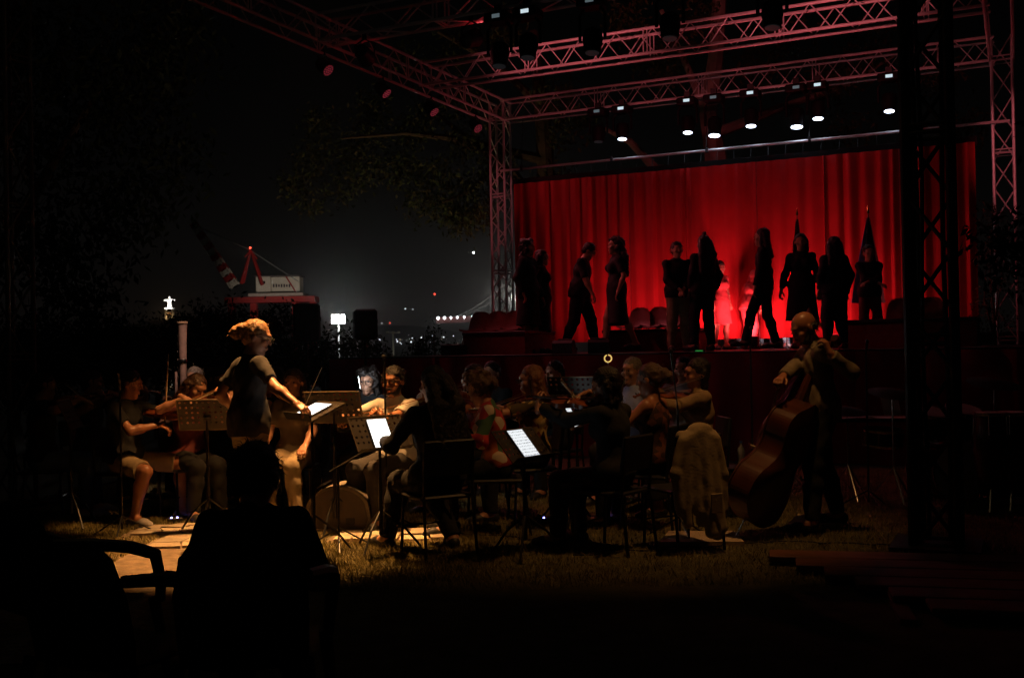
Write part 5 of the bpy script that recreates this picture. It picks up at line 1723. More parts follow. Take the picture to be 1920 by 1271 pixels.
MB().tube((-.075, 0, zt - 1.2), (-.075, 0, zt - .52), .017, .014, 10).build('wing_joint', WOODR, BAS, True)
MB().box((-.035, 0, zt - 1.24), (.13, .06, .26), None, .02).build('boot_joint', WOODR, BAS)
MB().path([(-.075, 0, zt - .52), (-.09, -.05, zt - .44), (-.06, -.16, zt - .42), (-.02, -.28, zt - .46)], .004, 6).build('crook', CHROME, BAS)
for i in range(7):
    MB().lathe([(.011, 0), (.012, .006)], 8, (-.050, -.012, zt - .14 - .085 * i), frame(Vector((-1, -.3, 0)))).tube((-.048, -.012, zt - .14 - .085 * i), (-.048, -.012, zt - .19 - .085 * i), .003, n=5).build('key', CHROME, BAS)

violinist('player in charcoal just right of the conductor back', 'black chair of the player in charcoal behind the conductor', 'violin of the player in charcoal behind the conductor', 'bow of the player in charcoal behind the conductor', 514, 11.0, 150, bottom=BLACK, top=CHAR, bow_pos=.3, eyes=True)
seated('player in a pale shirt darkened in colour behind the conductor stand', 'black chair of the player in the darkened pale shirt', 552, 9.9, 175, top=mat('cloth_pale_dimmed', (.15, .12, .085), .85, bump=.15), sleeve=.8, bottom=KHAKI, hair='short+bob', hairm=HAIRB, female=True, eyes=True, Lw=(-.2, .35, .66), Rw=(.16, .36, .66), h=1.68)  # pale shirt coloured darker to stand for lying outside the spotlight
music_stand('dark music stand before the violinist left of the conductor', floorpt(392, 8.95), 185, .86, 25)
music_stand('dark music stand right of the conductor page', floorpt(632, 8.9), 170, .90, 22)
music_stand('dark music stand at the far left before the violinists', floorpt(150, 9.4), 100, .86, 25)

# centre players
seated('seated player with glasses, face lit white by a screen', 'black chair of the player with the white lit face', 692, 10.6, 172, top=BLACK, female=True, hair='short+long+curly', hairm=HAIRD, glasses=BLKM, eyes=True, head=(0, 10), Lw=(-.16, .36, .85), Rw=(.16, .36, .85), h=1.66)
ws = floorpt(680, 9.95)
wst = music_stand('music stand lighting the face of the player with glasses', ws, 166, .74, 40)
tablet('screen seen edge on as a thin white line before the player with glasses', Matrix.Translation(at(670, 729, 10.15)) @ Matrix.Rotation(R(112), 4, 'Z') @ Matrix.Rotation(R(-8), 4, 'X'), .20, .13, TABC)
violinist('violist in a white shirt and glasses', 'black chair of the violist in white', 'viola of the violist in white', 'bow of the violist crossing the white shirt', 742, 9.3, 148, top=WHITE, sleeve=.8, bottom=CHAR, beard=HAIRD, glasses=BLKM, hair='short', eyes=True, skin=SKIN2, vsc=1.12, bow_pos=.35, head=(12, 6), res=.0105, low=.17, roll=0)
seated('dark silhouette of a player in black seated with back to us, centre', 'black chair of the central seated silhouette', 818, 7.8, 28, top=BLACK, sleeve=1.9, bottom=BLACK, female=True, hair='short+verylong+pony', hairm=HAIRD, head=(14, 8), h=1.76, w=1.08, Lw=(-.28, .34, .82), Rw=(.22, .30, .72), La=(-.22, .46, .075), Ra=(.20, .18, .075))
def stand_with_tablet(slab, tlab, x, y, D, yaw, tilt, w_, h_, mt):
    p = at(x, y, D)
    f = Vector((-math.sin(R(yaw)), math.cos(R(yaw)), 0))
    e = music_stand(slab, (p.x - f.x * .02, p.y - f.y * .02, 0), yaw, p.z - .004, tilt)
    tablet(tlab, e.matrix_basis @ Matrix.Translation((0, .02, p.z - .004)) @ Matrix.Rotation(R(-tilt), 4, 'X') @ Matrix.Translation((0, -.010, .004)), w_, h_, mt)
stand_with_tablet('perforated music stand carrying the left bright tablet', 'left bright tablet glowing white beside the central silhouette', 722, 842, 7.95, 42, 30, .185, .255, TABW)
violinist('player in a wine red shirt looking left', 'black chair of the player in the wine red shirt', 'violin of the player in the wine red shirt', 'bow of the player in the wine red shirt', 888, 9.9, 128, top=WINE, bottom=BLACK, skin=SKIN2, hair='short', eyes=True, bow_pos=.4, head=(4, 6))
seated('dim player whose face shows behind the player in wine red', 'black chair of the dim player behind the player in wine red', 924, 11.4, 150, top=BLACK, eyes=True)
seated('player in a red and green printed blouse', 'black chair of the player in the printed blouse', 934, 8.7, 92, top=PRINT, sleeve=1.6, bottom=BLACK, female=True, hair='short+curly+big', hairm=HAIRB, eyes=True, head=(-8, 12), lean=10, Rw=(.06, .30, .98), Lw=(-.18, .36, .80), Rcurl=60, h=1.64)
violinist('violinist with glasses in a yellow floral top', 'black chair of the violinist in the floral top', 'violin of the violinist in the floral top', 'bow of the violinist in the floral top', 1002, 9.4, 98, top=FLORAL, sleeve=.95, bottom=BLACK, female=True, hair='short+long', hairm=mat('hair_auburn', (.13, .045, .02), .45, bump=.5, bscale=90), glasses=BLKM, eyes=True, bow_pos=.3, head=(4, 5), h=1.68, low=.14, roll=0)
seated('player in black raising an arm behind the floral top', 'black chair of the player raising an arm', 1042, 11.0, 140, top=BLACK, sleeve=.7, bottom=BLACK, hair='short+bob', female=True, Lw=(-.08, .30, 1.05), Rw=(.2, .32, .80), eyes=True)
st2 = music_stand('perforated music stand with bare desk before the player raising an arm', floorpt(1086, 9.1), 160, .98, 22)
stand_with_tablet('music stand with the narrow slanted tablet in the middle', 'narrow slanted tablet on the stand between the two violinists', 1080, 802, 8.8, 76, 26, .20, .275, TABM)
stand_with_tablet('music stand holding the slanted central tablet', 'slanted central tablet with printed lines, nearest the middle', 1000, 861, 7.6, 52, 42, .19, .27, TABM)
violinist('violinist in black seated with back to us, playing', 'black chair of the violinist playing with back to us', 'violin of the violinist in black, only its edge lit', 'bow of the violinist in black with back to us', 1148, 7.85, 52, top=BLACK, sleeve=1.9, bottom=BLACK, female=True, hair='short+bob', hairm=HAIRD, bow_pos=.3, h=1.70, head=(10, 10))
CLAR = lambda: None
def clarinet(lab, M_, a, b):
    a, b = M_ @ Vector(a), M_ @ Vector(b)
    e = thing('clarinet', lab, 'clarinet', a, 0, 'clarinets')
    d = b - a; Mf = frame(d); L = d.length
    MB().lathe([(.006, 0), (.010, .05), (.0135, .09), (.0135, L - .12), (.018, L - .05), (.034, L)], 12, (0, 0, 0), Mf).build('body', EBON, e, True)
    for q in (.2, .3, .38, .5, .58, .66):
        MB().lathe([(.007, .012), (.008, .018)], 8, Mf @ Vector((0, 0, L * q)), Mf @ frame(Vector((0, -1, 0)))).build('key', CHROME, e)
    MB().lathe([(.0145, L * .52), (.0145, L * .54)], 12, (0, 0, 0), Mf).build('ring', CHROME, e)
inf = seated('wind player in a pale blue shirt', 'black chair of the wind player in pale blue', 1188, 10.3, 138, top=BLUEW, sleeve=.8, bottom=CHAR, hair='short', hairm=HAIRY, eyes=True, Rw=(.07, .31, .80), Lw=(-.07, .27, .92), Rdir=(-.6, .3, .2), Ldir=(.6, .3, .2), Rcurl=55, Lcurl=55, h=1.78)
clarinet('black clarinet played by the player in pale blue', inf['M'], inf['hc'] + inf['Hm'] @ Vector((0, .11, -.06)), Vector((0, .42, .62)))
inf = seated('bare shouldered player in a lace top with a yellow hair clip', 'black chair of the bare shouldered player', 1226, 8.75, 58, top=LACE, bottom=BLACK, female=True, bare_sh=True, hair='short+bun', hairm=HAIRB, head=(6, 8), Lw=(-.24, .38, .90), Rw=(.22, .36, .84), h=1.70, skin=SKIN2, res=.0105)
e = thing('hair_clip', 'bright yellow hair clip worn by the bare shouldered player', 'hair clip', inf['M'] @ (inf['hc'] + inf['Hm'] @ Vector((.06, -.16, .0))))
MB().box((0, 0, 0), (.05, .012, .022), Matrix.Rotation(R(20), 3, 'Y'), .004).build('clip_plate', mat('clip_yellow', (.75, .55, .05), .4), e)
MB().box((0, -.008, -.012), (.045, .008, .006), Matrix.Rotation(R(20), 3, 'Y')).build('clip_teeth', MATS['clip_yellow'], e)
seated('wind player in grey behind the violinist in the tan jacket', 'black chair of the wind player behind the violinist in the tan jacket', 1284, 11.0, 150, top=GREYC, hair='short', eyes=True, Rw=(.08, .34, .80), Lw=(-.08, .34, .9), h=1.76)
violinist('violinist in a tan jacket left of the bass player', 'black chair of the violinist in the tan jacket', 'reddish violin of the player in the tan jacket', 'bow of the player in the tan jacket', 1312, 9.5, 96, top=TANJ, sleeve=1.85, bottom=BLACK, legs='skirt', skirt_len=.9, female=True, hair='short+bob', hairm=HAIRD, eyes=True, bow_pos=.3, h=1.78, head=(6, 6), low=.06)
# beige jacket over an empty chair
jl = floorpt(1276, 7.9)
chair_at('black chair with the beige jacket hung over its back', jl, 25)
JF = Field(.010, .026, noise=.0018, nscale=22)
rj = random.Random(4)
for i in range(9):
    x = -.17 + .0425 * i
    zb = (.30, .22, .34, .30, .22, .15, .13, .17, .26)[i]
    y = -.245 - .02 * (i % 2) - (.035 if i in (5, 6, 7) else 0)
    JF.cap((x * .8, -.235, .865 - .05 * abs(x) / .17), (x + rj.uniform(-.01, .02), y, zb), .026, .034 + .012 * (i in (5, 6)))
JF.cap((-.14, -.20, .845), (.14, -.20, .845), .034).ell((.03, -.20, .885), (.10, .05, .045))
JF.cap((-.15, -.22, .80), (-.21, -.24, .58), .04, .036).cap((-.21, -.24, .58), (-.19, -.25, .33), .036, .032)
JF.cap((.15, -.22, .80), (.20, -.24, .55), .042, .036).cap((.20, -.24, .55), (.19, -.25, .30), .036, .034)
v, q = JF.mesh()
o = link_mesh('hanging_jacket', np_mesh('hanging_jacket', v, q, mat('beige_canvas', (.40, .31, .18), .85, var=.08, bump=.15)))
place(o, jl, R(25)); tag(o, 'beige jacket hanging over the back of an empty chair', 'jacket')
o['label'] = 'beige jacket hanging over the back of an empty chair'
MB().box((.07, -.335, .36), (.10, .012, .14), None, .005).build('pocket', MATS['beige_canvas'], o)

# double bass player
bl = floorpt(1540, 8.5); by = 92
foot = at(1378, 1002, 8.25); foot.z = 0.17
nb_ = at(1578, 590, 8.5)
bd = (nb_ - foot).normalized()
topn = Vector((-.62, .62, .25))
BM = axes(foot, bd, topn)
lh = BM @ Vector((.02, 1.42, -.03)); rh = BM @ Vector((.10, .72, .30))
lhw = to_local(bl, by, at(1556, 662, 8.22)); rhw = to_local(bl, by, at(1452, 722, 8.15))
BP = person('double bass player in an olive shirt standing at the right', bl, by, h=1.74, top=mat('cloth_sand', (.24, .19, .12), .85, var=.3, bump=.2), sleeve=1.9, bottom=BLACK, hair='bald+fringe', hairm=HAIRD, beard=HAIRD, lean=5, head=(8, 26), Lw=lhw, Rw=rhw,
       Lpole=(-.5, -.9, -.7), Rpole=(.8, -.5, -.3), Ldir=(.1, .35, 1), Lp=(.5, .6, 0), Lcurl=50, Rcurl=50, res=.0095, La=(-.20, .16, .075), Ra=(.16, -.18, .075), eyes=True, skin=SKIN2)
instrument('double_bass', 'large reddish brown double bass leaning on its standing player', BASSM, BM, 'double bass', None, .93)
_bs = BP['M'] @ (BP['Rw'] + BP['Rd'] * .09 + Vector((0, 0, -.02)))
bow('bow of the double bass player pointing down', _bs, _bs + Vector((-.12, .10, -.5)), Vector((-.5, .5, .5)), None, 'double_bass_bow', 'bow', .75)

# ------------------------------------------------------------------ microphones, floor gear
def mic_stand(lab, loc, h, boom=None):
    e = thing('microphone_stand', lab, 'microphone stand', loc, 0, 'microphone stands among the players')
    MB().tube((0, 0, .05), (0, 0, h), .009, n=8).build('pole', BLKM, e)
    for q in range(3):
        a = q * 2.094 + .7
        MB().tube((0, 0, .16), (.26 * math.cos(a), .26 * math.sin(a), .01), .007, n=6).build('leg', BLKM, e)
    tip = Vector((0, 0, h))
    if boom:
        tip = Vector((0, 0, h)) + Vector(boom)
        MB().tube(Vector((0, 0, h)) - Vector(boom) * .25, tip, .006, n=6).build('boom_arm', BLKM, e)
    d = Vector(boom).normalized() if boom else Vector((0, -.3, 1)).normalized()
    MB().tube(tip, tip + d * .13, .010, .013, 8).sphere(tip + d * .15, .02, 8).build('microphone', BLKM, e, True)
mic_stand('tall microphone stand in front of the standing bass player', floorpt(1410, 9.0), 1.48)
mic_stand('microphone stand crossing the violinist in shorts', floorpt(226, 8.9), 1.20)
mic_stand('microphone stand in front of the arched wedge monitor', floorpt(632, 8.1), .62, (.22, .15, .12))
mic_stand('boom microphone stand before the violinist in the tan jacket', floorpt(1271, 8.3), 1.02, (-.02, .05, .28))
mic_stand('microphone stand at the dark percussion on the right', floorpt(1626, 9.6), 1.35)
mic_stand('thin microphone stand before the violist in white', floorpt(723, 8.9), 1.30)
# arched floor monitor
wl = floorpt(640, 9.05)
e = thing('arched_monitor', 'grey floor monitor speaker with an arched top at centre left', 'speaker', wl, R(-6))
arch = [(-.27, .0), (.27, .0), (.29, .10)] + [(.27 * math.cos(a) + .01, .17 + .21 * math.sin(a)) for a in [R(q) for q in (20, 40, 60, 80, 100, 118, 136, 152)]] + [(-.28, .13)]
M_ = Matrix(((1, 0, 0, 0), (0, 0, -1, 0), (0, 1, 0, 0), (0, 0, 0, 1)))
GREYP = mat('grey_carpet', (.20, .17, .14), .95, var=.15, bump=.4, bscale=120)
MB().prism(arch, -.2, .2, M_).build('cabinet', GREYP, e)
MB().prism([(x * .9, y * .88 + .02) for x, y in arch], .2, .208, M_).build('side_cheek', mat('grey_ply', (.09, .075, .06), .8), e)
MB().box((.12, -.214, .09), (.07, .01, .05)).build('connector_plate', BLKM, e)
MB().box((-.18, 0, .36), (.10, .3, .012), Matrix.Rotation(R(-30), 3, 'Y')).build('handle', BLKM, e)
# little boxes with blue lamps on the grass
BLUEL = emis('blue_led', (.25, .25, 1.0), 14)
for x, y, n, lab in ((325, 974, 2, 'small floor box with two blue lamps beside the lit legs'), (1124, 970, 1, 'small floor box with one blue lamp under the playing silhouette'), (1020, 974, 1, 'small floor box with one blue lamp below the central tablet')):
    D = 2980 / (y + 6 - (653.5 - .019 * (x - 960)))
    e = thing('floor_box', lab, 'floor box', floorpt(x, D), R(20), 'floor boxes with blue lamps')
    MB().box((0, 0, .025), (.13, .10, .05), None, .006).build('box', PLAS, e)
    for i in range(n):
        MB().sphere((-.03 + .05 * i, -.03, .052), .009, 8).build('blue_lamp', BLUEL, e)
    MB().path([(.06, 0, .02), (.2, .05, .012), (.35, .0, .01), (.5, .1, .01)], .005, 5).build('cable', PLAS, e)
# glowing ring and green marker
p = at(1140, 672, 10.2)
e = thing('ring_lamp', 'small glowing yellow ring on a thin stem below the stage edge', 'ring lamp', (p.x, p.y, 0))
MB().path([(.034 * math.cos(a), 0, p.z + .034 * math.sin(a)) for a in [2 * math.pi * i / 16 + 1.9 for i in range(16)]], .007, 6).build('ring', emis('ring_glow', (1, .62, .18), .8), e)
MB().tube((0, 0, 0), (0, 0, p.z - .04), .006, n=6).build('stem', mat('stem_blue', (.25, .3, .5), .4, .5), e)
MB().lathe([(.12, 0), (.12, .012), (.02, .02)], 14).build('base', BLKM, e)
p = W(xt(1307, FRONT + .03), FRONT - .08, DECK + .003)
e = thing('edge_marker', 'small green lamp strip on the stage edge', 'edge lamp', p, STAGE_YAW)
MB().box((0, 0, .012), (.14, .05, .022), None, .004).build('housing', PLAS, e)
MB().box((0, -.027, .013), (.10, .004, .010)).build('green_strip', emis('green_led', (.05, .8, .12), .35), e)

# ------------------------------------------------------------------ percussion and table at the right
tl = floorpt(1640, 10.2)
e = thing('folding_table', 'dark folding table with white sheets right of the bass player', 'table', tl, R(-8))
MB().box((0, 0, .755), (1.0, .5, .03), None, .006).build('table_top', BLKM, e)
for sx in (-1, 1):
    for sy in (-1, 1): MB().tube((sx * .44, sy * .2, .74), (sx * .46, sy * .22, 0), .013, n=6).build('leg', BLKM, e)
for i, (dx, a, lab) in enumerate(((-.22, 6, 'leftmost white sheet lying on the dark table'), (.12, -9, 'middle white sheet lying on the dark table'))):
    o = MB().box((0, 0, .0012), (.30, .21, .0012)).build('paper_sheet', PAPER)
    place(o, tl + Vector((dx, -.08, .7705)), R(a)); tag(o, lab, 'paper', 'white sheets on the dark table')
o = MB().box((0, 0, .105), (.18, .002, .21), Matrix.Rotation(R(-22), 3, 'X')).build('paper_sheet', PAPER)
place(o, tl + Vector((.2, .12, .770)), R(10)); tag(o, 'white sheet propped upright on the dark table', 'paper', 'white sheets on the dark table')
SHELLD = mat('drum_shell', (.03, .015, .012), .3, var=.2); HEADM = mat('drum_head', (.45, .43, .4), .6)
dl = floorpt(1770, 10.0)
e = thing('drum_kit', 'dark drum kit glinting behind the black truss tower', 'drum kit', dl, R(15))
def drum(name, c, r_, hgt, rot):
    d = MB().lathe([(r_, -hgt / 2), (r_, hgt / 2)], 24, c, rot).build(name, SHELLD, e, True)
    for s_ in (-1, 1):
        MB().lathe([(r_ + .012, -.012), (r_ + .014, .012)], 24, Vector(c) + rot @ Vector((0, 0, s_ * hgt / 2)), rot).build('hoop', CHROME, d, True)
        MB().lathe([(r_ * .98, -.002), (r_ * .9, .002)], 24, Vector(c) + rot @ Vector((0, 0, s_ * (hgt / 2 + .014))), rot).build('drum_head', HEADM, d)
    for q in range(8):
        a = q * math.pi / 4
        MB().tube(Vector(c) + rot @ Vector(((r_ + .012) * math.cos(a), (r_ + .012) * math.sin(a), -hgt * .38)), Vector(c) + rot @ Vector(((r_ + .012) * math.cos(a), (r_ + .012) * math.sin(a), hgt * .38)), .006, n=5).build('lug', CHROME, d)
RX = Matrix.Rotation(R(90), 3, 'X')
drum('kick_drum', (0, 0, .29), .27, .4, RX)
drum('tom', (-.18, -.02, .72), .15, .22, Matrix.Rotation(R(18), 3, 'X'))
drum('tom', (.18, -.02, .72), .16, .24, Matrix.Rotation(R(18), 3, 'X'))
drum('floor_tom', (.52, .25, .42), .20, .4, Matrix.Identity(3))
drum('snare_drum', (-.45, .3, .58), .18, .14, Matrix.Rotation(R(5), 3, 'X'))
for (x, y, z, r_) in ((-.55, .0, 1.02, .22), (.6, .05, 1.08, .25), (-.8, .35, .85, .18)):
    cy_ = MB().lathe([(.012, .02), (.04, .018), (r_ * .5, .006), (r_, -.012)], 24, (x, y, z), Matrix.Rotation(R(14), 3, 'X')).build('cymbal', mat('old_bronze', (.035, .022, .01), .6, .6), e, True)
    MB().tube((x, y, .3), (x, y, z), .008, n=6).build('cymbal_stand', CHROME, e)
    for q in range(3):
        a = q * 2.09 + .3
        MB().tube((x, y, .32), (x + .24 * math.cos(a), y + .24 * math.sin(a), .01), .007, n=5).build('stand_leg', CHROME, e)
for i, (x, lab) in enumerate(((1858, 'conga drum at the far right with a chrome rim'), (1896, 'conga drum against the right edge of the picture'))):
    o = thing('conga_drum', lab, 'drum', floorpt(x, 9.4), 0, 'conga drums at the right')
    MB().lathe([(.10, .12), (.115, .2), (.15, .5), (.145, .75), (.135, .84)], 20).build('shell', mat('conga_wood', (.06, .03, .012), .4), o, True)
    MB().lathe([(.145, .82), (.148, .85)], 20).build('rim', CHROME, o, True)
    MB().lathe([(.135, .846), (.12, .853)], 20).build('drum_head', HEADM, o)
    for q in range(6):
        a = q * 1.047
        MB().tube((.15 * math.cos(a), .15 * math.sin(a), .83), (.158 * math.cos(a), .158 * math.sin(a), .66), .005, n=5).build('lug', CHROME, o)
    for q in range(3):
        a = q * 2.094
        MB().tube((.09 * math.cos(a), .09 * math.sin(a), .2), (.22 * math.cos(a), .22 * math.sin(a), 0), .01, n=5).build('leg', CHROME, o)
# mixing desk at the right edge of the stage
p = at(1905, 664, 13.2)
e = thing('mixing_desk', 'mixing desk with tiny pink and blue lamps at the right edge', 'mixing desk', (p.x, p.y, p.z - .1), R(-10))
MB().box((0, 0, .05), (.9, .5, .10), Matrix.Rotation(R(-4), 3, 'X'), .01).build('console', PLAS, e)
for i in range(14):
    MB().box((-.34 + .045 * i, -.253, .085), (.018, .004, .008)).build('lamp', emis('pink_led', (1, .2, .8), 1.6) if i % 3 else emis('violet_led', (.4, .2, 1), 1.6), e)
e2 = thing('desk_table', 'black table carrying the mixing desk at the right edge', 'table', (p.x, p.y, 0), R(-10))
MB().box((0, 0, p.z - .125), (1.1, .6, .04)).build('table_top', BLKM, e2)
for sx in (-1, 1):
    for sy in (-1, 1): MB().box((sx * .5, sy * .26, (p.z - .145) / 2), (.04, .04, p.z - .147)).build('leg', BLKM, e2)
# ================================================================== FIGURES ON THE STAGE
def on_stage(lab, x, k, yaw, **kw):
    kw.setdefault('res', .013)
    return person(lab, st(x, k), yaw, **kw)
SW = dict(top=BLACK, bottom=BLACK, sleeve=1.9, group=None)
on_stage('skirted silhouette standing closest to the left tower on the stage', 992, 3.6, -120, h=1.78, hair='short+long+curly+big', female=True, top=BLACK, sleeve=1.9, legs='skirt', bottom=BLACK, skirt_len=.5, w=1.12)
on_stage('shorter skirted silhouette close beside the one at the left tower', 1018, 3.2, -100, h=1.64, hair='short+long', female=True, top=BLACK, sleeve=1.9, legs='skirt', bottom=BLACK, skirt_len=.55, w=1.1)
on_stage('silhouette in a loose shirt with bent head, walking right', 1088, 3.2, -105, h=1.74, hair='short', top=BLACK, sleeve=.9, bottom=BLACK, lean=9, head=(0, 26), La=(-.1, .24, .075), Ra=(.1, -.24, .09), Rw=(.22, .28, .84), w=1.18)
on_stage('silhouette in a skirt walking just left of the chairs', 1158, 3.4, 100, h=1.74, hair='short+verylong+curly', female=True, top=BLACK, sleeve=.8, legs='skirt', bottom=BLACK, skirt_len=.5, La=(-.08, -.28, .10), Ra=(.08, .20, .075))
on_stage('silhouette in khaki trousers with clasped hands beside the chairs', 1272, 3.3, -170, h=1.62, hair='short', top=BLACK, sleeve=1.9, bottom=KHAKI, Lw=(-.04, .17, .93), Rw=(.04, .19, .93), Lpole=(-1, -.4, -.4), Rpole=(1, -.4, -.4), w=1.08)
on_stage('silhouette in black seen from behind, beside the figure with clasped hands', 1319, 3.3, 20, h=1.70, hair='short+verylong+topknot', female=True, top=BLACK, sleeve=1.9, bottom=BLACK, w=1.05, side=3, La=(-.16, .02, .075), Ra=(.10, -.06, .075))
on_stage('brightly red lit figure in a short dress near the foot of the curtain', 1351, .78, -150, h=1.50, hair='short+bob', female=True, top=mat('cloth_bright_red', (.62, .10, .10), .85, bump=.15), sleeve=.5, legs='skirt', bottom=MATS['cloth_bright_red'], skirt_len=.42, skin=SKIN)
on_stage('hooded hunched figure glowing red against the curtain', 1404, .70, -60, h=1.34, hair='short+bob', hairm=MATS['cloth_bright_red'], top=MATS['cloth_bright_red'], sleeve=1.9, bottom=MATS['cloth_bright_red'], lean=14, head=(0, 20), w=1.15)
on_stage('silhouette in a jacket striding with legs wide apart', 1434, 3.0, 72, h=1.78, hair='short+long', top=BLACK, sleeve=1.9, bottom=BLACK, La=(-.06, .30, .075), Ra=(.06, -.16, .09), Lw=(-.2, .12, .86), Rw=(.22, -.1, .88), jacket=True, w=.92)
on_stage('silhouette in a flared coat dress right of the striding figure', 1505, 3.0, 165, h=1.66, hair='short+bob', female=True, top=BLACK, sleeve=1.9, Lw=(-.30, .08, .80), Rw=(.31, .02, .80), La=(-.1, .12, .075), Ra=(.1, -.1, .08), legs='skirt', bottom=BLACK, skirt_len=.50)
on_stage('broad silhouette seen from behind between the two flags', 1567, 3.8, 10, h=1.50, hair='short+long', female=True, top=BLACK, sleeve=1.9, bottom=BLACK, w=1.2)
on_stage('silhouette with folded arms in front of the wide flag', 1632, 2.0, 178, h=1.52, hair='short', top=BLACK, sleeve=1.9, bottom=WINE, Lw=(.08, .2, .98), Rw=(-.08, .22, .96), Lpole=(-1, -.1, -.9), Rpole=(1, -.1, -.9))
# backstage people whose legs show under the curtain hem
for x, bot, lab in ((1462, PLAID, 'person behind the curtain whose plaid trousers show below the hem'), (1396, GREYC, 'person behind the curtain with grey trousers below the hem'), (1437, GREYC, 'second pair of grey legs below the curtain hem near the striding figure')):
    p = st(x, -.30)
    person(lab, p, 170, top=BLACK, bottom=bot, res=.016, shoe=SHOEW if bot is PLAID else SHOE)
bl_ = thing('backstage_lamp', 'white work lamp standing behind the curtain', 'work lamp', st(1475, .02) + Vector((0, 0, 0)))
MB().lathe([(.05, 0), (.05, .03), (.012, .05), (.012, .35)], 10).build('stand', BLKM, bl_)
MB().sphere((0, 0, .40), .04, 10).build('bulb', emis('white_bulb', (1, 1, 1), 8), bl_)
lamp('work_light', 'POINT', st(1475, .08) + Vector((0, 0, .40)), 9, (.9, .95, 1), None, size=.04)

# ================================================================== AUDIENCE IN FRONT
GARD = mat('garden_chair', (.05, .05, .05), .45, var=.15)
def armchair():
    e = thing('garden_armchair', 'x', 'chair')
    prof = [(.24, .40, .23), (.0, .385, .23), (-.2, .39, .22), (-.25, .48, .225), (-.30, .66, .23), (-.335, .80, .20), (-.345, .86, .12)]
    n = 8; vs, fs = [], []
    for lay in (0, 1):
        for (y, z, wd) in prof:
            for i in range(n + 1):
                x = -1 + 2 * i / n
                c = .05 * x * x if z > .45 else .02 * x * x
                vs.append((x * wd, y + (c if z > .45 else 0) - lay * .012 * (z > .45), z + (c if z <= .45 else 0) - lay * .012 * (z <= .45)))
    m_ = len(prof) * (n + 1)
    for j in range(len(prof) - 1):
        for i in range(n):
            a = j * (n + 1) + i
            fs.append((a, a + 1, a + n + 2, a + n + 1)); fs.append((m_ + a + n + 1, m_ + a + n + 2, m_ + a + 1, m_ + a))
    b = MB(); b._add(vs, fs); b.build('seat_shell', GARD, e, True)
    for s_ in (-1, 1):
        MB().path([(s_ * .23, -.27, .72), (s_ * .275, -.12, .70), (s_ * .29, .08, .655), (s_ * .285, .22, .60), (s_ * .27, .26, .48), (s_ * .26, .27, .38)], [.022, .026, .028, .028, .024, .022], 8).build('armrest', GARD, e, True)
        MB().tube((s_ * .25, .24, .40), (s_ * .28, .30, 0), .026, .02, 8).build('leg', GARD, e)
        MB().tube((s_ * .22, -.22, .42), (s_ * .26, -.36, 0), .026, .02, 8).build('leg', GARD, e)
    return e
AC0 = armchair()
sl = floorpt(466, 3.95)
place(AC0, sl, R(6)); tag(AC0, 'dark garden armchair under the seated spectator in front', 'chair', 'garden armchairs of the audience')
o = tree_copy(AC0); place(o, floorpt(225, 3.98), R(-20)); tag(o, 'empty dark garden armchair at the lower left, armrest against lit paving', 'chair', 'garden armchairs of the audience')
o = tree_copy(AC0); place(o, floorpt(130, 4.75), R(-30)); tag(o, 'second dark garden armchair farther left behind the first', 'chair', 'garden armchairs of the audience')
person('black silhouette of a seated spectator in front of the conductor', sl, 5, sit=True, h=1.46, hip=(0, -.02, .455), top=BLACK, sleeve=.9, bottom=BLACK, hair='short', hairm=HAIRD, lean=15, w=1.14, head=(-8, 4), Lw=(-.16, .26, .60), Rw=(.16, .26, .60), Lpole=(-.5, -.4, -.8), Rpole=(.5, -.4, -.8), res=.010)

# ================================================================== WARM SPOTLIGHTS ON THE FRONT TRUSS
def profile_spot(lab, t, tgt, power, spot, col, blend=.9, size=.09):
    p = W(t, 11.3, TRB - .32)
    e = thing('profile_spotlight', lab, 'stage lamp', p, 0, 'warm spotlights on the front truss')
    d = (Vector(tgt) - p).normalized(); Mf = frame(d)
    MB().lathe([(.06, -.28), (.09, -.24), (.09, .05), (.07, .08), (.075, .26)], 14, (0, 0, 0), Mf).build('housing', PLAS, e, True)
    MB().path([Mf @ Vector((.11, 0, 0)), Mf @ Vector((.12, 0, 0)) + Vector((0, 0, .16)), (0, 0, .26), Mf @ Vector((-.12, 0, 0)) + Vector((0, 0, .16)), Mf @ Vector((-.11, 0, 0))], .012, 5).build('yoke', BLKM, e)
    MB().box((0, 0, .30), (.06, .06, .1)).build('clamp', BLKM, e)
    MB().lathe([(.068, .262), (.068, .268)], 14, (0, 0, 0), Mf).build('lens', emis('warm_lens', (1, .7, .35), 6), e)
    lamp('warm_light', 'SPOT', p + d * .3, power, col, None, target=tgt, size=size, spot=spot, blend=blend)
WARM = (1.0, .46, .14)
profile_spot('warm spotlight on the front truss aimed at the conductor', 3.8, (-1.9, 8.35, 0), 3300, 34, WARM, .6)
profile_spot('added narrow warm spotlight on the front truss aimed at the violinist in shorts', 4.6, (-3.25, 9.5, .2), 800, 14, WARM, .6)  # added to light the legs of the violinist in shorts
profile_spot('added pale narrow spotlight on the front truss aimed at the bassoon', 2.9, tuple(at(348, 650, 11.25)), 420, 9, (1.0, .62, .45), .8)  # added only to brighten the bassoon bell
profile_spot('dim warm spotlight on the front truss aimed at the bass player', 7.9, (1.0, 8.7, .5), 195, 54, WARM)

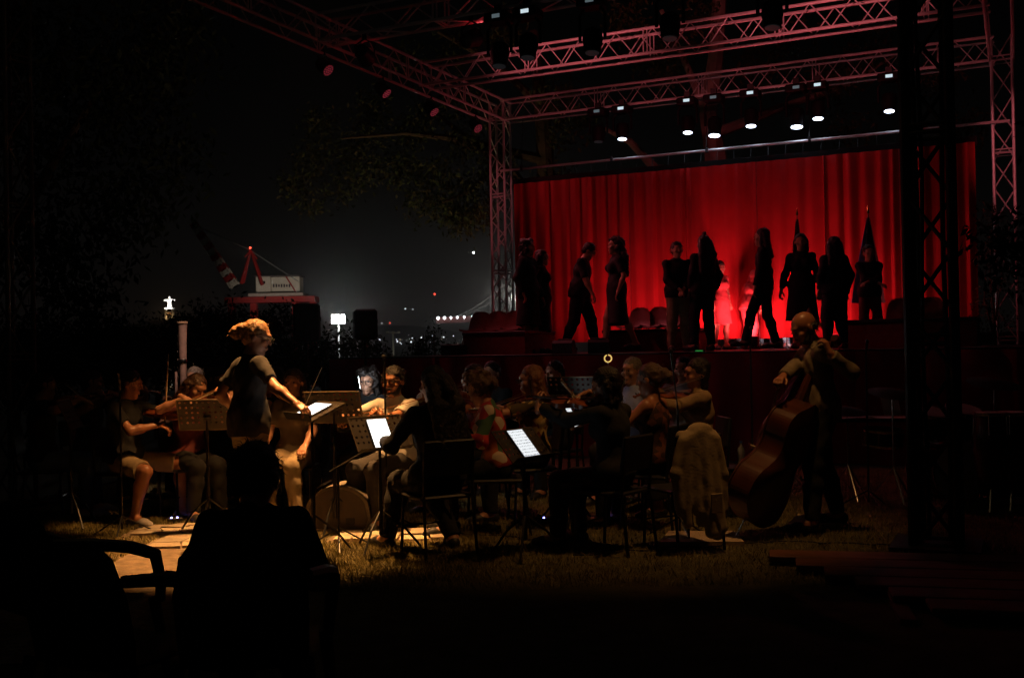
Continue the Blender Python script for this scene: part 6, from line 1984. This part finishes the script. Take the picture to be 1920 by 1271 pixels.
# unseen uplighter added at the foot of the left tree to light its leaves
gl = Vector((-2.6, 21.8, 0))
e = thing('added_uplighter', 'added uplighter on the lawn below the left tree', 'added lamp', gl)
MB().lathe([(.05, 0), (.09, .03), (.11, .22), (.115, .26)], 14).build('housing', BLKM, e, True)
MB().lathe([(.10, .262), (.10, .268)], 14).build('lens', emis('uplighter_lens', (1, .8, .4), 3), e)
lamp('added_foliage_light', 'SPOT', gl + Vector((0, 0, .3)), 140, (1, .78, .36), None, target=gl + Vector((-.3, 2.6, 5)), size=.08, spot=110, blend=.8)

# ------------------------------------------------------------------ clutter on the grass
def cable(lab, pts, r_=.006):
    P_ = [Vector((p[0], p[1], .012 + .004 * (i % 2))) for i, p in enumerate(pts)]
    o = MB().path(P_, r_, 6).build('floor_cable', PLAS, None, True)
    tag(o, lab, 'cable', 'black cables on the ground')
rc = random.Random(8)
def wig(x0, y0, x1, y1, n=14, a=.07):
    return [(x0 + (x1 - x0) * i / n + rc.uniform(-a, a), y0 + (y1 - y0) * i / n + rc.uniform(-a, a)) for i in range(n + 1)]
cable('black cable crossing the lit paving before the violinist in shorts', wig(-3.6, 9.25, -1.9, 9.05, a=.03))
cable('black cable running from the arched monitor toward the central chairs', wig(-1.2, 8.95, .3, 8.2))
cable('black cable lying in the grass below the hanging jacket', wig(.4, 7.6, 1.9, 8.0))
cable('black cable snaking past the bass player to the black tower', wig(1.9, 8.0, 3.0, 7.75))
p = floorpt(1392, 9.35)
e = thing('equipment_case', 'small black equipment case left of the double bass', 'case', p, R(12))
MB().box((0, 0, .21), (.46, .30, .40), None, .015).build('case_body', PLAS, e)
MB().box((0, 0, .416), (.47, .31, .012)).build('lid', BLKM, e)
MB().path([(-.07, -.158, .25), (-.06, -.185, .24), (.06, -.185, .24), (.07, -.158, .25)], .008, 6).build('handle', CHROME, e)
bt_ = thing('water_bottle', 'clear plastic water bottle on the small black case', 'bottle', p + Vector((-.02, -.02, .4225)))
PET = mat('clear_plastic', (.75, .8, .85), .08, var=.05); PET.node_tree.nodes['Principled BSDF'].inputs['Transmission Weight'].default_value = .7
MB().lathe([(.030, 0), (.033, .01), (.033, .06), (.030, .07), (.033, .08), (.033, .15), (.012, .19), (.012, .21)], 14).build('bottle_body', PET, bt_, True)
MB().lathe([(.014, .205), (.014, .225)], 12).build('cap', mat('cap_blue', (.1, .2, .6), .4), bt_)

# ------------------------------------------------------------------ night air
HZ = 0.0002
hm = bpy.data.materials.new('night_haze'); hm.use_nodes = True
hn = hm.node_tree; hn.nodes.clear()
hv_ = hn.nodes.new('ShaderNodeVolumePrincipled'); ho = hn.nodes.new('ShaderNodeOutputMaterial')
hv_.inputs['Color'].default_value = (.9, .9, .9, 1); hv_.inputs['Density'].default_value = HZ; hv_.inputs['Anisotropy'].default_value = 0.92
hn.links.new(hv_.outputs[0], ho.inputs['Volume'])
tag(MB().box((0, 2100, 80), (8000, 4400, 196)).build('haze', hm), 'thin night haze filling the air over the river', 'haze', kind='stuff')
